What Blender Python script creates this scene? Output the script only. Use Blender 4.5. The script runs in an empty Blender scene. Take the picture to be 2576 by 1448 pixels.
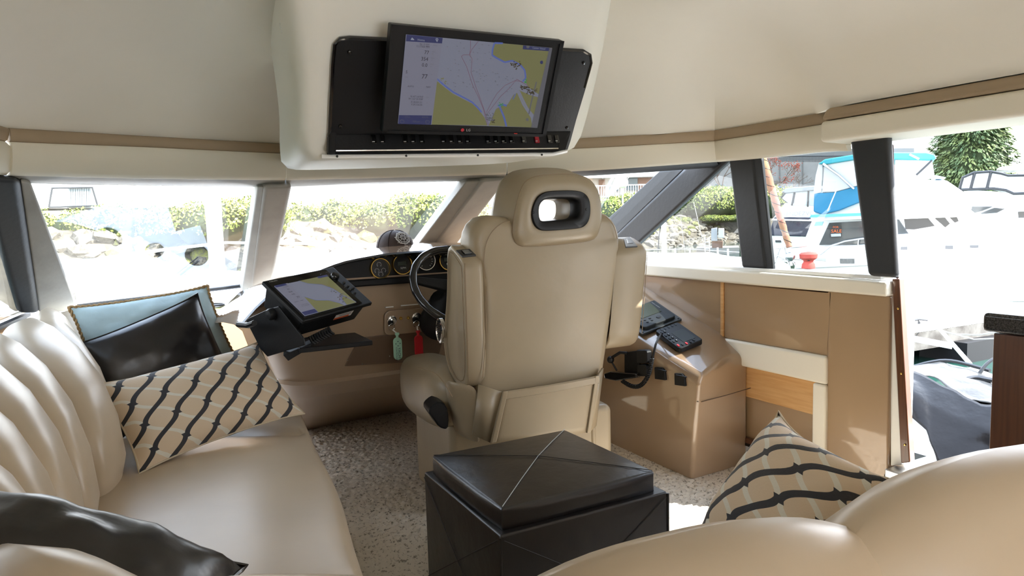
import bpy, bmesh, math, random
from mathutils import Vector, Matrix, noise
random.seed(7)
C = bpy.context.scene.collection
SC = bpy.context.scene
PI = math.pi
# ---------------------------------------------------------------- camera
IW, IH, FPX = 2576, 1448, 1750.0
YAW, PIT, ROLL = math.radians(28), math.radians(5.5), math.radians(1.6)
EYE = Vector((0, 0, 1.25))
F0 = Vector((math.sin(YAW)*math.cos(PIT), math.cos(YAW)*math.cos(PIT), -math.sin(PIT)))
R0 = Vector((math.cos(YAW), -math.sin(YAW), 0))
U0 = R0.cross(F0)
UP = U0*math.cos(ROLL) + R0*math.sin(ROLL)
RT = R0*math.cos(ROLL) - U0*math.sin(ROLL)
cd = bpy.data.cameras.new('camera')
cd.sensor_width = 36; cd.lens = 36*FPX/IW; cd.clip_start = .02; cd.clip_end = 600
cam = bpy.data.objects.new('camera', cd); C.objects.link(cam)
cam.matrix_world = Matrix(((RT.x, UP.x, -F0.x, EYE.x), (RT.y, UP.y, -F0.y, EYE.y), (RT.z, UP.z, -F0.z, EYE.z), (0, 0, 0, 1)))
SC.camera = cam
# ---------------------------------------------------------------- light and exposure
SC.view_settings.view_transform = 'Standard'
SC.view_settings.look = 'None'
SC.view_settings.gamma = 1
SC.view_settings.use_curve_mapping = False
EXPO = 2.5
SC.view_settings.exposure = EXPO
SC.cycles.use_denoising = True
SC.cycles.max_bounces = 10
SC.cycles.diffuse_bounces = 6
SC.cycles.transparent_max_bounces = 16
SC.cycles.sample_clamp_indirect = 6
SC.cycles.caustics_reflective = False
SC.cycles.caustics_refractive = False
w = bpy.data.worlds.new('sky'); SC.world = w; w.use_nodes = True
nt = w.node_tree; nt.nodes.clear()
wo = nt.nodes.new('ShaderNodeOutputWorld'); bg = nt.nodes.new('ShaderNodeBackground')
tc = nt.nodes.new('ShaderNodeTexCoord'); sx = nt.nodes.new('ShaderNodeSeparateXYZ'); rp = nt.nodes.new('ShaderNodeValToRGB')
nt.links.new(tc.outputs['Generated'], sx.inputs[0]); nt.links.new(sx.outputs[2], rp.inputs[0])
rp.color_ramp.elements[0].position = 0; rp.color_ramp.elements[0].color = (1, 1, 1, 1)
rp.color_ramp.elements[1].position = .7; rp.color_ramp.elements[1].color = (.62, .76, 1, 1)
nt.links.new(rp.outputs[0], bg.inputs[0]); nt.links.new(bg.outputs[0], wo.inputs[0])
bg.inputs[1].default_value = 1.5
sl = bpy.data.lights.new('sun', 'SUN'); sl.energy = 5.0; sl.angle = math.radians(.6); sl.color = (1, .96, .9)
sun = bpy.data.objects.new('sun', sl); C.objects.link(sun)
SUN = Vector((.53, -.53, .74)).normalized()          # towards the sun: over the starboard quarter
sun.rotation_euler = SUN.to_track_quat('Z', 'Y').to_euler(); sun.location = (0, 0, 30)
# ---------------------------------------------------------------- helpers
def ray(px, py): return F0 + RT*((px-IW/2)/FPX) - UP*((py-IH/2)/FPX)
def onX(px, py, x): d = ray(px, py); return EYE + d*((x-EYE.x)/d.x)
def onY(px, py, y): d = ray(px, py); return EYE + d*((y-EYE.y)/d.y)
def onZ(px, py, z): d = ray(px, py); return EYE + d*((z-EYE.z)/d.z)
def onD(px, py, t): return EYE + ray(px, py)*t
def onP(px, py, o, n): d = ray(px, py); return EYE + d*((Vector(o)-EYE).dot(n)/d.dot(n))
V = Vector
ORG = {}
class MB:
    def __init__(s): s.v = []; s.f = []; s.uv = {}; s.mi = []
    def add(s, vs, fs, mi=0):
        b = len(s.v); s.v += [Vector(p) for p in vs]; s.f += [tuple(i+b for i in f) for f in fs]; s.mi += [mi]*len(fs); return b
    def grid(s, P, cu=False, cv=False, uv=False, mi=0):
        n, m = len(P), len(P[0]); vs = [p for r in P for p in r]; fs = []
        for i in range(n if cu else n-1):
            for j in range(m if cv else m-1):
                fs.append((i*m+j, ((i+1) % n)*m+j, ((i+1) % n)*m+(j+1) % m, i*m+(j+1) % m))
        b = s.add(vs, fs, mi)
        if uv:
            for i in range(n):
                for j in range(m): s.uv[b+i*m+j] = (i/(n-1), j/(m-1))
        return b
    def poly(s, pts, mi=0): s.add(pts, [tuple(range(len(pts)))], mi)
    def hexa(s, a, b, mi=0):
        n = len(a)
        s.add(list(a)+list(b), [tuple(range(n))[::-1], tuple(range(n, 2*n))]+[(i, (i+1) % n, n+(i+1) % n, n+i) for i in range(n)], mi)
    def prism(s, pts, ext, mi=0): s.hexa(pts, [Vector(p)+Vector(ext) for p in pts], mi)
    def box(s, lo, hi, mi=0):
        x0, y0, z0 = lo; x1, y1, z1 = hi
        s.hexa([(x0, y0, z0), (x1, y0, z0), (x1, y1, z0), (x0, y1, z0)], [(x0, y0, z1), (x1, y0, z1), (x1, y1, z1), (x0, y1, z1)], mi)
    def tube(s, path, r, n=8, cap=True, closed=False, mi=0):
        path = [Vector(p) for p in path]; k = len(path); rs = r if isinstance(r, (list, tuple)) else [r]*k
        rings = []; ref = None
        for i, p in enumerate(path):
            if closed: t = path[(i+1) % k]-path[i-1]
            else: t = path[min(i+1, k-1)]-path[max(i-1, 0)]
            t = t.normalized() if t.length > 1e-9 else Vector((0, 0, 1))
            if ref is None:
                ref = Vector((0, 0, 1)) if abs(t.z) < .9 else Vector((1, 0, 0))
            a = (ref - t*ref.dot(t)).normalized(); ref = a; b = t.cross(a)
            rings.append([p+a*rs[i]*math.cos(2*PI*j/n)+b*rs[i]*math.sin(2*PI*j/n) for j in range(n)])
        b0 = s.grid(rings, cu=closed, cv=True, mi=mi)
        if cap and not closed:
            s.f.append(tuple(b0+j for j in range(n))[::-1]); s.f.append(tuple(b0+(k-1)*n+j for j in range(n))); s.mi += [mi, mi]
    def lathe(s, o, ax, prof, n=24, mi=0):     # prof: (radius, height) list along axis
        o = Vector(o); ax = Vector(ax).normalized(); ref = Vector((0, 0, 1)) if abs(ax.z) < .9 else Vector((1, 0, 0))
        a = ax.cross(ref).normalized(); b = ax.cross(a)
        rings = [[o+ax*h+(a*math.cos(2*PI*j/n)+b*math.sin(2*PI*j/n))*max(r, 1e-4) for j in range(n)] for r, h in prof]
        s.grid(rings, cv=True, mi=mi)
    def ball(s, c, r, n=10, m=8, mi=0, sq=(1, 1, 1)):
        c = Vector(c)
        s.grid([[c+Vector((r*sq[0]*math.sin(PI*i/m)*math.cos(2*PI*j/n), r*sq[1]*math.sin(PI*i/m)*math.sin(2*PI*j/n), r*sq[2]*math.cos(PI*i/m))) for j in range(n)] for i in range(m+1)], cv=True, mi=mi)
def build(name, m, mats, parent=None, bevel=0, seg=3, smooth=True, ang=40, sub=0, label=None, kind=None, solid=0):
    me = bpy.data.meshes.new(name); o = ORG.get(parent, Vector((0, 0, 0))) if parent else Vector((0, 0, 0))
    me.from_pydata([tuple(p-o) for p in m.v], [], m.f)
    mats = mats if isinstance(mats, (list, tuple)) else [mats]
    for mt in mats: me.materials.append(mt)
    for p, i in zip(me.polygons, m.mi): p.material_index = i
    if m.uv:
        L = me.uv_layers.new(name='UVMap')
        for lp in me.loops: L.data[lp.index].uv = m.uv.get(lp.vertex_index, (0, 0))
    bm = bmesh.new(); bm.from_mesh(me)
    if not m.uv: bmesh.ops.remove_doubles(bm, verts=bm.verts, dist=1e-5)
    bmesh.ops.recalc_face_normals(bm, faces=bm.faces)
    bm.to_mesh(me); bm.free()
    if smooth:
        for p in me.polygons: p.use_smooth = True
        if not bevel and not sub: me.set_sharp_from_angle(angle=math.radians(ang))
    ob = bpy.data.objects.new(name, me); C.objects.link(ob)
    if parent: ob.parent = parent; ORG[ob] = o
    if solid:
        k = ob.modifiers.new('Solidify', 'SOLIDIFY'); k.thickness = solid; k.offset = 0
    if bevel:
        k = ob.modifiers.new('Bevel', 'BEVEL'); k.width = bevel; k.segments = seg; k.limit_method = 'ANGLE'; k.angle_limit = math.radians(32); k.harden_normals = smooth
    if sub:
        k = ob.modifiers.new('Subdivision', 'SUBSURF'); k.levels = sub; k.render_levels = sub
    if label: ob['label'] = label
    if kind: ob['kind'] = kind
    return ob
def each(name, pts, nrm, prof, mt, parent, n=8, off=0):
    me = None
    for p in pts:
        o_ = Vector(p)+Vector(nrm)*off
        if me is None:
            m = MB(); m.lathe(o_, nrm, prof, n); ob = build(name, m, mt, parent); me = ob.data; p0 = o_
        else:
            ob = bpy.data.objects.new(name, me); C.objects.link(ob); ob.parent = parent; ob.location = o_-p0; ORG[ob] = ORG[parent]
ORD = ['first', 'second', 'third', 'fourth', 'fifth', 'sixth', 'seventh', 'eighth', 'ninth', 'tenth']
def thing(name, label, cat, loc, group=None):
    o = bpy.data.objects.new(name, None); C.objects.link(o); o.location = loc; o.empty_display_size = .05
    o['label'] = label; o['category'] = cat
    if group: o['group'] = group
    ORG[o] = Vector(loc); return o
def tag(o, label, cat, group=None):
    o['label'] = label; o['category'] = cat
    if group: o['group'] = group
    return o
def rebase(o, loc):
    """give a single-mesh thing its origin at its base"""
    loc = Vector(loc); o.data.transform(Matrix.Translation(-loc)); o.location = loc; return o
def struct(name, m, mats, **k): return build(name, m, mats, kind='structure', **k)
def lerp(a, b, t): return a+(b-a)*t
def rs(pts, n, closed=False):
    """resample a polyline evenly"""
    P = [Vector(p) for p in pts]
    if closed: P.append(P[0])
    L = [0]
    for a, b in zip(P, P[1:]): L.append(L[-1]+(b-a).length)
    out = []; k = 0; m = n if closed else n-1
    for i in range(n):
        d = L[-1]*i/m
        while k < len(P)-2 and L[k+1] < d: k += 1
        out.append(P[k].lerp(P[k+1], (d-L[k])/max(L[k+1]-L[k], 1e-9)))
    return out
def smoothc(pts, it=2, closed=False):
    P = [Vector(p) for p in pts]
    for _ in range(it):
        Q = [] if closed else [P[0]]
        for i in range(len(P) if closed else len(P)-1):
            a, b = P[i], P[(i+1) % len(P)]; Q += [a.lerp(b, .25), a.lerp(b, .75)]
        if not closed: Q.append(P[-1])
        P = Q
    return P
def rrect(w, h, r, k=5):
    out = []
    for cx, cy, a0 in ((w/2-r, h/2-r, 0), (-w/2+r, h/2-r, 90), (-w/2+r, -h/2+r, 180), (w/2-r, -h/2+r, 270)):
        for i in range(k+1):
            a = math.radians(a0+90*i/k); out.append((cx+r*math.cos(a), cy+r*math.sin(a)))
    return out
# ---------------------------------------------------------------- materials
def mat(name, col, rough=.5, metal=0, bump=0, bscale=60, var=0, vscale=6, coat=0, spec=.5, emit=0, detail=3, sheen=0, col2=None, stretch=None):
    m = bpy.data.materials.new(name); m.use_nodes = True; n = m.node_tree.nodes; l = m.node_tree.links
    b = n['Principled BSDF']; b.inputs['Roughness'].default_value = rough; b.inputs['Metallic'].default_value = metal
    b.inputs['Base Color'].default_value = (*col, 1); b.inputs['Coat Weight'].default_value = coat; b.inputs['Coat Roughness'].default_value = .04
    b.inputs['Specular IOR Level'].default_value = spec
    if sheen: b.inputs['Sheen Weight'].default_value = sheen
    if emit:
        b.inputs['Emission Color'].default_value = (*col, 1); b.inputs['Emission Strength'].default_value = emit
    tcn = n.new('ShaderNodeTexCoord'); src = tcn.outputs['Object']
    if stretch:
        mp = n.new('ShaderNodeMapping'); mp.inputs['Scale'].default_value = stretch; l.new(src, mp.inputs[0]); src = mp.outputs[0]
    if var or col2:
        t = n.new('ShaderNodeTexNoise'); t.inputs['Scale'].default_value = vscale; t.inputs['Detail'].default_value = detail; l.new(src, t.inputs['Vector'])
        r = n.new('ShaderNodeValToRGB'); r.color_ramp.elements[0].position = .35; r.color_ramp.elements[1].position = .65
        c2 = col2 or tuple(min(1, c*(1+var)) for c in col); c1 = col if col2 else tuple(c*(1-var) for c in col)
        r.color_ramp.elements[0].color = (*c1, 1); r.color_ramp.elements[1].color = (*c2, 1)
        l.new(t.outputs['Fac'], r.inputs[0]); l.new(r.outputs[0], b.inputs['Base Color'])
    if bump:
        t = n.new('ShaderNodeTexNoise'); t.inputs['Scale'].default_value = bscale; t.inputs['Detail'].default_value = 4; l.new(src, t.inputs['Vector'])
        bp = n.new('ShaderNodeBump'); bp.inputs['Strength'].default_value = bump; bp.inputs['Distance'].default_value = .01
        l.new(t.outputs['Fac'], bp.inputs['Height']); l.new(bp.outputs[0], b.inputs['Normal'])
    return m
def glass(name, tint=(1, 1, 1), ior=1.6):
    m = bpy.data.materials.new(name); m.use_nodes = True; n = m.node_tree.nodes; l = m.node_tree.links; n.clear()
    o = n.new('ShaderNodeOutputMaterial'); t = n.new('ShaderNodeBsdfTransparent'); g = n.new('ShaderNodeBsdfGlossy'); x = n.new('ShaderNodeMixShader')
    t.inputs[0].default_value = (*tint, 1); g.inputs['Roughness'].default_value = 0
    geo = n.new('ShaderNodeNewGeometry')
    # a thin pane reflects the same from both sides
    lw = n.new('ShaderNodeVectorMath'); lw.operation = 'DOT_PRODUCT'; l.new(geo.outputs['Normal'], lw.inputs[0]); l.new(geo.outputs['Incoming'], lw.inputs[1])
    ab = n.new('ShaderNodeMath'); ab.operation = 'ABSOLUTE'; l.new(lw.outputs['Value'], ab.inputs[0])
    # Schlick, two faces: 2*(r0 + (1-r0)(1-c)^5)
    s = n.new('ShaderNodeMath'); s.operation = 'SUBTRACT'; s.inputs[0].default_value = 1; l.new(ab.outputs[0], s.inputs[1])
    p = n.new('ShaderNodeMath'); p.operation = 'POWER'; l.new(s.outputs[0], p.inputs[0]); p.inputs[1].default_value = 5
    r0 = ((ior-1)/(ior+1))**2
    k = n.new('ShaderNodeMath'); k.operation = 'MULTIPLY_ADD'; l.new(p.outputs[0], k.inputs[0]); k.inputs[1].default_value = 1.6*(1-r0); k.inputs[2].default_value = 2*r0; k.use_clamp = True
    l.new(k.outputs[0], x.inputs[0]); l.new(t.outputs[0], x.inputs[1]); l.new(g.outputs[0], x.inputs[2]); l.new(x.outputs[0], o.inputs[0])
    return m
def emitter(name, col, k=1.0):
    """a lit screen colour: col is the linear value wanted on the display"""
    m = bpy.data.materials.new(name); m.use_nodes = True; b = m.node_tree.nodes['Principled BSDF']
    b.inputs['Base Color'].default_value = (0.01, .01, .01, 1); b.inputs['Roughness'].default_value = .3; b.inputs['Specular IOR Level'].default_value = .25
    b.inputs['Emission Color'].default_value = (*[.72*c/2**EXPO for c in col], 1); b.inputs['Emission Strength'].default_value = k
    return m
M_leather = mat('cream_leather', (.46, .37, .265), .34, bump=.12, bscale=9, var=.05, vscale=3, spec=.5)
M_chair = mat('chair_leather', (.30, .238, .155), .38, bump=.16, bscale=11, var=.06, vscale=3)
M_seam = mat('stitch_seam', (.25, .18, .11), .7)
M_head = mat('headliner_vinyl', (.86, .83, .75), .62, bump=.05, bscale=4, var=.02, vscale=2)
M_band = mat('tan_vinyl_band', (.37, .28, .185), .6, bump=.05, bscale=30)
M_val = mat('cream_vinyl_valance', (.80, .75, .63), .55, bump=.05, bscale=20)
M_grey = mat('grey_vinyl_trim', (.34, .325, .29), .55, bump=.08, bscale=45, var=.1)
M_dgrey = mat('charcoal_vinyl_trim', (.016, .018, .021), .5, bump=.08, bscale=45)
M_gel = mat('tan_gelcoat', (.36, .24, .135), .3, coat=1, var=.03, vscale=2)
M_gelw = mat('white_gelcoat', (.90, .90, .88), .3, coat=.4)
M_cons = mat('helm_gelcoat', (.40, .29, .195), .28, coat=.6, var=.03, vscale=2)
M_white = mat('white_moulding', (.86, .85, .79), .5, bump=.03, bscale=4)
M_black = mat('black_plastic', (.008, .008, .009), .45, bump=.06, bscale=150, spec=.25)
M_blackg = mat('black_gloss', (.006, .006, .007), .15, coat=.5)
M_bleather = mat('black_leather', (.011, .009, .0085), .3, bump=.2, bscale=14, spec=.6)
M_carpet = None
M_wood = mat('varnished_wood', (.13, .045, .014), .3, coat=.5, col2=(.075, .025, .008), vscale=3, stretch=(40, 40, 2))
M_lwood = mat('light_maple', (.62, .34, .13), .3, coat=.4, col2=(.70, .42, .18), vscale=3, stretch=(2, 2, 30))
M_dwood = mat('dark_mahogany', (.07, .026, .012), .35, coat=.4, col2=(.10, .038, .016), vscale=3, stretch=(30, 30, 1.5))
M_granite = mat('black_granite', (.012, .012, .013), .12, col2=(.06, .06, .06), vscale=220, detail=6)
M_chrome = mat('chrome', (.8, .8, .8), .12, 1)
M_steel = mat('brushed_steel', (.6, .6, .6), .3, 1)
M_gold = mat('gold_bezel', (.9, .6, .16), .14, 1)
M_glass = glass('window_glass', (.95, .97, .96), 2.4)
M_sideglass = glass('side_window_glass', (.43, .45, .445), 1.5)
# ================================================================ SETTING
# carpet with a real short pile
def carpet():
    m = bpy.data.materials.new('flecked_carpet'); m.use_nodes = True; n = m.node_tree.nodes; l = m.node_tree.links; b = n['Principled BSDF']
    b.inputs['Roughness'].default_value = 1; b.inputs['Specular IOR Level'].default_value = .1
    t = n.new('ShaderNodeTexCoord')
    v = n.new('ShaderNodeTexVoronoi'); v.inputs['Scale'].default_value = 75; v.distance = 'CHEBYCHEV'
    q = n.new('ShaderNodeTexNoise'); q.inputs['Scale'].default_value = 38; q.inputs['Detail'].default_value = 5; q.inputs['Roughness'].default_value = .75
    l.new(t.outputs['Object'], v.inputs['Vector']); l.new(t.outputs['Object'], q.inputs['Vector'])
    a = n.new('ShaderNodeMath'); a.operation = 'MULTIPLY_ADD'; l.new(v.outputs['Distance'], a.inputs[0]); a.inputs[1].default_value = .35; l.new(q.outputs['Fac'], a.inputs[2])
    r = n.new('ShaderNodeValToRGB'); e = r.color_ramp.elements
    e[0].position = .50; e[0].color = (.27, .24, .195, 1); e[1].position = .6; e[1].color = (.66, .60, .51, 1)
    l.new(a.outputs[0], r.inputs[0]); l.new(r.outputs[0], b.inputs['Base Color'])
    return m
M_carpet = carpet()
m = MB()
nx, ny = 260, 330
x0, x1, y0, y1 = .3, 2.75, 1.3, 4.6
m.grid([[(lerp(x0, x1, i/nx)+.002*random.random(), lerp(y0, y1, j/ny), -.008+.011*random.random()) for j in range(ny+1)] for i in range(nx+1)])
floor = struct('floor', m, M_carpet, ang=180)
m = MB(); m.box((-.9, -3.2, -.12), (2.9, 4.9, -.012)); struct('floor_base', m, M_carpet, smooth=False)

# stations of the valance, unprojected from the windscreen corner round to the door
ST = [(20, 322, 357, 441, 459, 2.95, 'Y'), (190, 332, 364, 445, 464, 3.12, 'Y'), (360, 342, 370, 449, 467, 3.24, 'Y'), (540, 352, 379, 451, 469, 3.31, 'Y'),
      (718, 362, 387, 453, 470, 3.34, 'Y'), (1000, 360, 386, 446, 461, 3.28, 'Y'), (1275, 357, 382, 438, 452, 3.12, 'Y'), (1500, 346, 372, 428, 441, 2.9, 'Y'),
      (1660, 337, 363, 417, 431, 2.72, 'Y'), (1798, 328, 355, 407, 419, 2.58, 'X'), (1930, 307, 335, 396, 408, 2.6, 'X'), (2068, 284, 314, 380, 384, 2.6, 'X')]
def un(px, py, val, k, d=0): return onY(px, py, val+d) if k == 'Y' else onX(px, py, val)
TOP = [un(a, b, v, k) for a, b, c, d, e, v, k in ST]
BND = [un(a, c, v, k) for a, b, c, d, e, v, k in ST]
VAL = [un(a+(6 if k == 'X' else 0), d, v, k, .05) for a, b, c, d, e, v, k in ST]
HDR = [un(a, e, v, k, .2) if k == 'Y' else un(a, e, v, k)+V((.05, 0, 0)) for a, b, c, d, e, v, k in ST]
# port side, aft of the corner, and the thick header over the starboard door
zt, zb, zv = TOP[0].z, BND[0].z, VAL[0].z
PORT = [V((-.66, -3, 0)), V((-.66, .5, 0)), V((-.6, 1.8, 0)), V((-.5, 2.5, 0))]
XD = 2.44
d0 = onX(2068, 271, XD); d1 = onX(2072, 303, XD); d2 = onX(2074, 357, XD)
DT, DB, DV = d0.z, d1.z, d2.z
def seg(name, A, B, col, thick=.03, bev=.012):
    """one padded strip between two curves"""
    m = MB(); n = len(A)
    out = []
    for i in range(n):
        t = (A[min(i+1, n-1)]-A[max(i-1, 0)]); t.z = 0; t.normalize(); nr = V((t.y, -t.x, 0))   # towards the cabin
        a, b = A[i], B[i]; o = nr*thick
        out.append([a-o*.6, a+o*.3, a.lerp(b, .12)+o*.85, a.lerp(b, .5)+o, a.lerp(b, .88)+o*.85, b+o*.3, b-o*.6])
    bi = m.grid(out, cv=True)
    m.f.append(tuple(bi+j for j in range(7))); m.f.append(tuple(bi+(n-1)*7+j for j in range(7))); m.mi += [0, 0]
    return struct(name, m, col, ang=50)
def sub_(c, i, j, g0=0.0, g1=0.0):
    s = [p.copy() for p in c[i:j+1]]
    s[0] = s[0].lerp(s[1], g0); s[-1] = s[-1].lerp(s[-2], g1); return rs(smoothc(s, 1), 12)
tn = [0]
def trim(A, B, c, **k):
    tn[0] += 1; return seg('trim_%d' % tn[0], A, B, c, **k)
TOP.append(TOP[-1]+V((0, -.12, .006))); BND.append(BND[-1]+V((0, -.12, .006))); VAL.append(VAL[-1]+V((0, -.12, -.012)))
for (i, j) in ((0, 4), (4, 6), (6, 9), (9, 12)):
    g = .006
    trim(sub_(TOP, i, j, g, g), sub_(BND, i, j, g, g), M_band, thick=.012)
    trim(sub_(BND, i, j, g, g), sub_(VAL, i, j, g, g), M_val, thick=.022)
pz = lambda z: [V((p.x, p.y, z)) for p in PORT]
trim(rs(pz(zt)+[TOP[0]-V((.004, 0, 0))], 12), rs(pz(zb)+[BND[0]-V((.012, 0, 0))], 12), M_band, thick=.012)
trim(rs(pz(zb)+[BND[0]-V((.012, 0, 0))], 12), rs(pz(zv)+[VAL[0]-V((.012, 0, 0))], 12), M_val, thick=.022)
# thick padded header over the door: tan shoulder, cream face, soffit back to the wall
ys = d0.y
def hdr_box(name, prof, mt, bev):
    m = MB(); m.prism([V((x, ys+.012, z)) for x, z in prof], (0, -(ys+3), 0)); return struct(name, m, mt, bevel=bev)
hdr_box('trim_11', [(XD+.03, DT), (XD-.005, DB+.001), (2.7, DB+.001), (2.7, DT+.02)], M_band, .02)
hdr_box('trim_12', [(XD, DB-.001), (XD, DV), (2.6, DV-.004), (2.7, DV-.004), (2.7, DB-.001)], M_val, .018)
# headlining: coved up from the valance to a flat overhead panel
edge = [V((p.x, p.y, zt)) for p in PORT]+TOP[:-2]+[TOP[-2]+V((0, .03, 0)), V((XD+.05, ys+.01, DT)), V((XD+.03, ys-.1, DT)), V((XD+.03, ys-.7, DT)), V((XD+.03, -1, DT)), V((XD+.03, -3, DT))]
fl = []
for p in edge:
    fl.append(V((min(max(p.x, .25), 1.95), min(p.y, 2.0), 2.03)))
rings = []
for k in range(9):
    s = k/8; r = []
    for p, q in zip(edge, fl):
        a = s**1.15; r.append(V((lerp(p.x, q.x, a), lerp(p.y, q.y, a), lerp(p.z, q.z, math.sin(s*PI/2)))))
    rings.append(r)
m = MB(); b = m.grid(rings); n_ = len(edge); m.f.append(tuple(b+8*n_+j for j in range(n_))); m.mi.append(0)
ceil = struct('ceiling', m, M_head, ang=45)
m = MB(); m.box((-.72, 4.72, -.15), (2.9, 4.76, .8)); struct('wall_front_light_stop', m, M_gel, smooth=False)  # unseen bulkhead added to stop light leaking in under the console
# roof shell just above the headlining, keeps the sun out
m = MB(); up_ = [[V((p.x+((.05 if p.x > 1.5 else -.05) if k < 2 else 0), p.y, p.z+.05+.012*k)) for p in r] for k, r in enumerate(rings)]
b = m.grid([[V((p.x, p.y, p.z-.06)) for p in up_[0]]]+up_); m.f.append(tuple(b+9*n_+j for j in range(n_))); m.mi.append(0); struct('roof', m, M_gelw, ang=40)

# grey head strip above the windscreen
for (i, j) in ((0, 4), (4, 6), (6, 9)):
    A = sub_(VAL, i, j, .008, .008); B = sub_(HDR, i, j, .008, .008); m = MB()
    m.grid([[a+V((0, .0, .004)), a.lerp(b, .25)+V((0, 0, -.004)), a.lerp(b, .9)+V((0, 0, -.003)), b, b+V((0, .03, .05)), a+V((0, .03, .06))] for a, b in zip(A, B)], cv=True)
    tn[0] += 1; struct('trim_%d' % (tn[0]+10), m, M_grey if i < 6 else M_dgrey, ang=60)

# ---- windscreen corners
ZD = .84
def gp(px, py, y, z=None): return onY(px, py, y)
P1 = [gp(66, 460, 3.15), gp(680, 470, 3.52), gp(628, 722, 4.3), gp(178, 776, 4.2)]
P2 = [gp(722, 468, 3.52), gp(1205, 455, 3.35), gp(965, 745, 4.4), gp(650, 722, 4.3)]
P3 = [gp(1235, 452, 3.3), onX(1722, 418, 2.67), V((2.72, 3.95, .96)), gp(985, 745, 4.4)]
def pane(i, q, mt):
    m = MB(); n = 8
    m.grid([[q[0].lerp(q[1], a/n).lerp(q[3].lerp(q[2], a/n), b/n) for b in range(n+1)] for a in range(n+1)])
    return struct('window_%d' % i, m, mt)
pane(1, P1, M_glass); pane(2, P2, M_glass); pane(3, P3, M_glass)
def beam(name, quadA, quadB, depth, mt, bev=.02, mid=None):
    """a post between two edges; depth is the vector to its outer side"""
    m = MB(); a = [V(p) for p in quadA]; b = [V(p) for p in quadB]; d = V(depth)
    m.hexa([a[0], a[1], a[1]+d, a[0]+d], [b[0], b[1], b[1]+d, b[0]+d]); return struct(name, m, mt, bevel=bev, seg=4)
# port corner post: two faces
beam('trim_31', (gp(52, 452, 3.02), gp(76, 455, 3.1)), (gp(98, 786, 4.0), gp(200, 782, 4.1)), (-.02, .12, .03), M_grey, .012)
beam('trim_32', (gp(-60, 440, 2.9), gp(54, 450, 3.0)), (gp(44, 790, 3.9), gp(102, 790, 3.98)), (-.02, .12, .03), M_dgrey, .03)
# windscreen mullions, each a grey padded face and a darker gasket side
beam('trim_33', (gp(662, 468, 3.4), gp(737, 466, 3.4)), (gp(628, 735, 4.15), gp(688, 705, 4.15)), (0, .1, .05), M_grey, .025)
beam('trim_34', (gp(648, 470, 3.44), gp(664, 470, 3.42)), (gp(608, 735, 4.2), gp(632, 735, 4.17)), (0, .1, .05), M_grey, .006)
beam('trim_35', (gp(1210, 452, 3.22), gp(1283, 446, 3.2)), (gp(1000, 735, 4.2), gp(1092, 690, 4.2)), (.03, .1, .05), M_grey, .025)
beam('trim_36', (gp(1172, 457, 3.27), gp(1214, 455, 3.24)), (gp(948, 750, 4.25), gp(1004, 735, 4.22)), (.03, .1, .05), M_grey, .008)
# starboard raked post
beam('trim_37', (onX(1750, 395, 2.6), onX(1866, 375, 2.6)), (onX(1480, 655, 2.6), onX(1560, 655, 2.6)), (.08, .02, .02), M_dgrey, .02)
beam('trim_38', (onX(1658, 431, 2.63), onX(1722, 424, 2.61)), (onX(1430, 640, 2.63), onX(1484, 655, 2.61)), (.08, .02, .02), M_dgrey, .008)
# upright posts of the side windows
beam('trim_39', (onX(1828, 374, 2.605), onX(1892, 369, 2.605)), (onX(1864, 674, 2.605), onX(1928, 679, 2.605)), (.035, 0, 0), M_dgrey, .02)
beam('trim_40', (onX(1890, 369, 2.612), onX(1912, 367, 2.612)), (onX(1926, 679, 2.612), onX(1945, 679, 2.612)), (.02, 0, 0), M_dgrey, .006)
beam('trim_41', (onX(2131, 325, 2.54), onX(2232, 318, 2.54)), (onX(2180, 694, 2.54), onX(2256, 700, 2.54)), (.04, 0, 0), M_dgrey, .024)
# side window panes
SZ = onX(1945, 677, 2.6).z
q = [onX(1832, 404, 2.63), onX(1896, 399, 2.63), onX(1928, 677, 2.63), V((2.63, 3.6, .985))]
m = MB(); m.poly(q); struct('window_4', m, M_sideglass)
q = [onX(1900, 396, 2.63), onX(2190, 366, 2.63), onX(2225, 700, 2.63), onX(1935, 677, 2.63)]
m = MB(); m.poly(q); struct('window_5', m, M_sideglass)
# white track under the side panes
m = MB(); m.box((2.6, 1.75, .975), (2.68, 3.6, .992)); struct('trim_42', m, M_gelw, bevel=.004)
# sill pad
def st(px, py, x=2.6): return onX(px, py, x)
m = MB(); m.prism([V((2.57, 1.705, .912)), V((2.57, 1.705, .972)), V((2.57, 3.75, .985)), V((2.57, 3.75, .912))], (.06, 0, 0)); struct('trim_43', m, M_val, bevel=.012)
# starboard side moulding: forward panel, aft panel, wood cover strip, recess below the pad
ZP = .625
m = MB()
m.box((2.6, 2.615, ZP), (2.66, 3.9, .912)); struct('wall_starboard_forward', m, M_gel, bevel=.006)
m = MB()
m.hexa([V((2.6, 1.985, .0)), V((2.6, 1.985, .912)), V((2.66, 1.985, .912)), V((2.66, 1.985, 0))], [V((2.6, 1.70, .0)), V((2.6, 1.71, .912)), V((2.66, 1.71, .912)), V((2.66, 1.70, .0))])
m.box((2.6, 1.985, ZP), (2.66, 2.598, .912)); struct('wall_starboard', m, M_gel, bevel=.008)
m = MB(); m.box((2.592, 2.599, ZP), (2.63, 2.615, .912)); struct('trim_44', m, M_lwood, bevel=.002)
m = MB(); m.prism([V((2.585, 1.985, .502)), V((2.585, 1.985, .628)), V((2.585, 3.0, .622)), V((2.585, 3.0, .502))], (.06, 0, 0)); struct('trim_45', m, M_val, bevel=.012)
m = MB(); m.box((2.585, 1.985, .0), (2.645, 2.053, .5)); struct('trim_46', m, M_val, bevel=.01)
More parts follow.
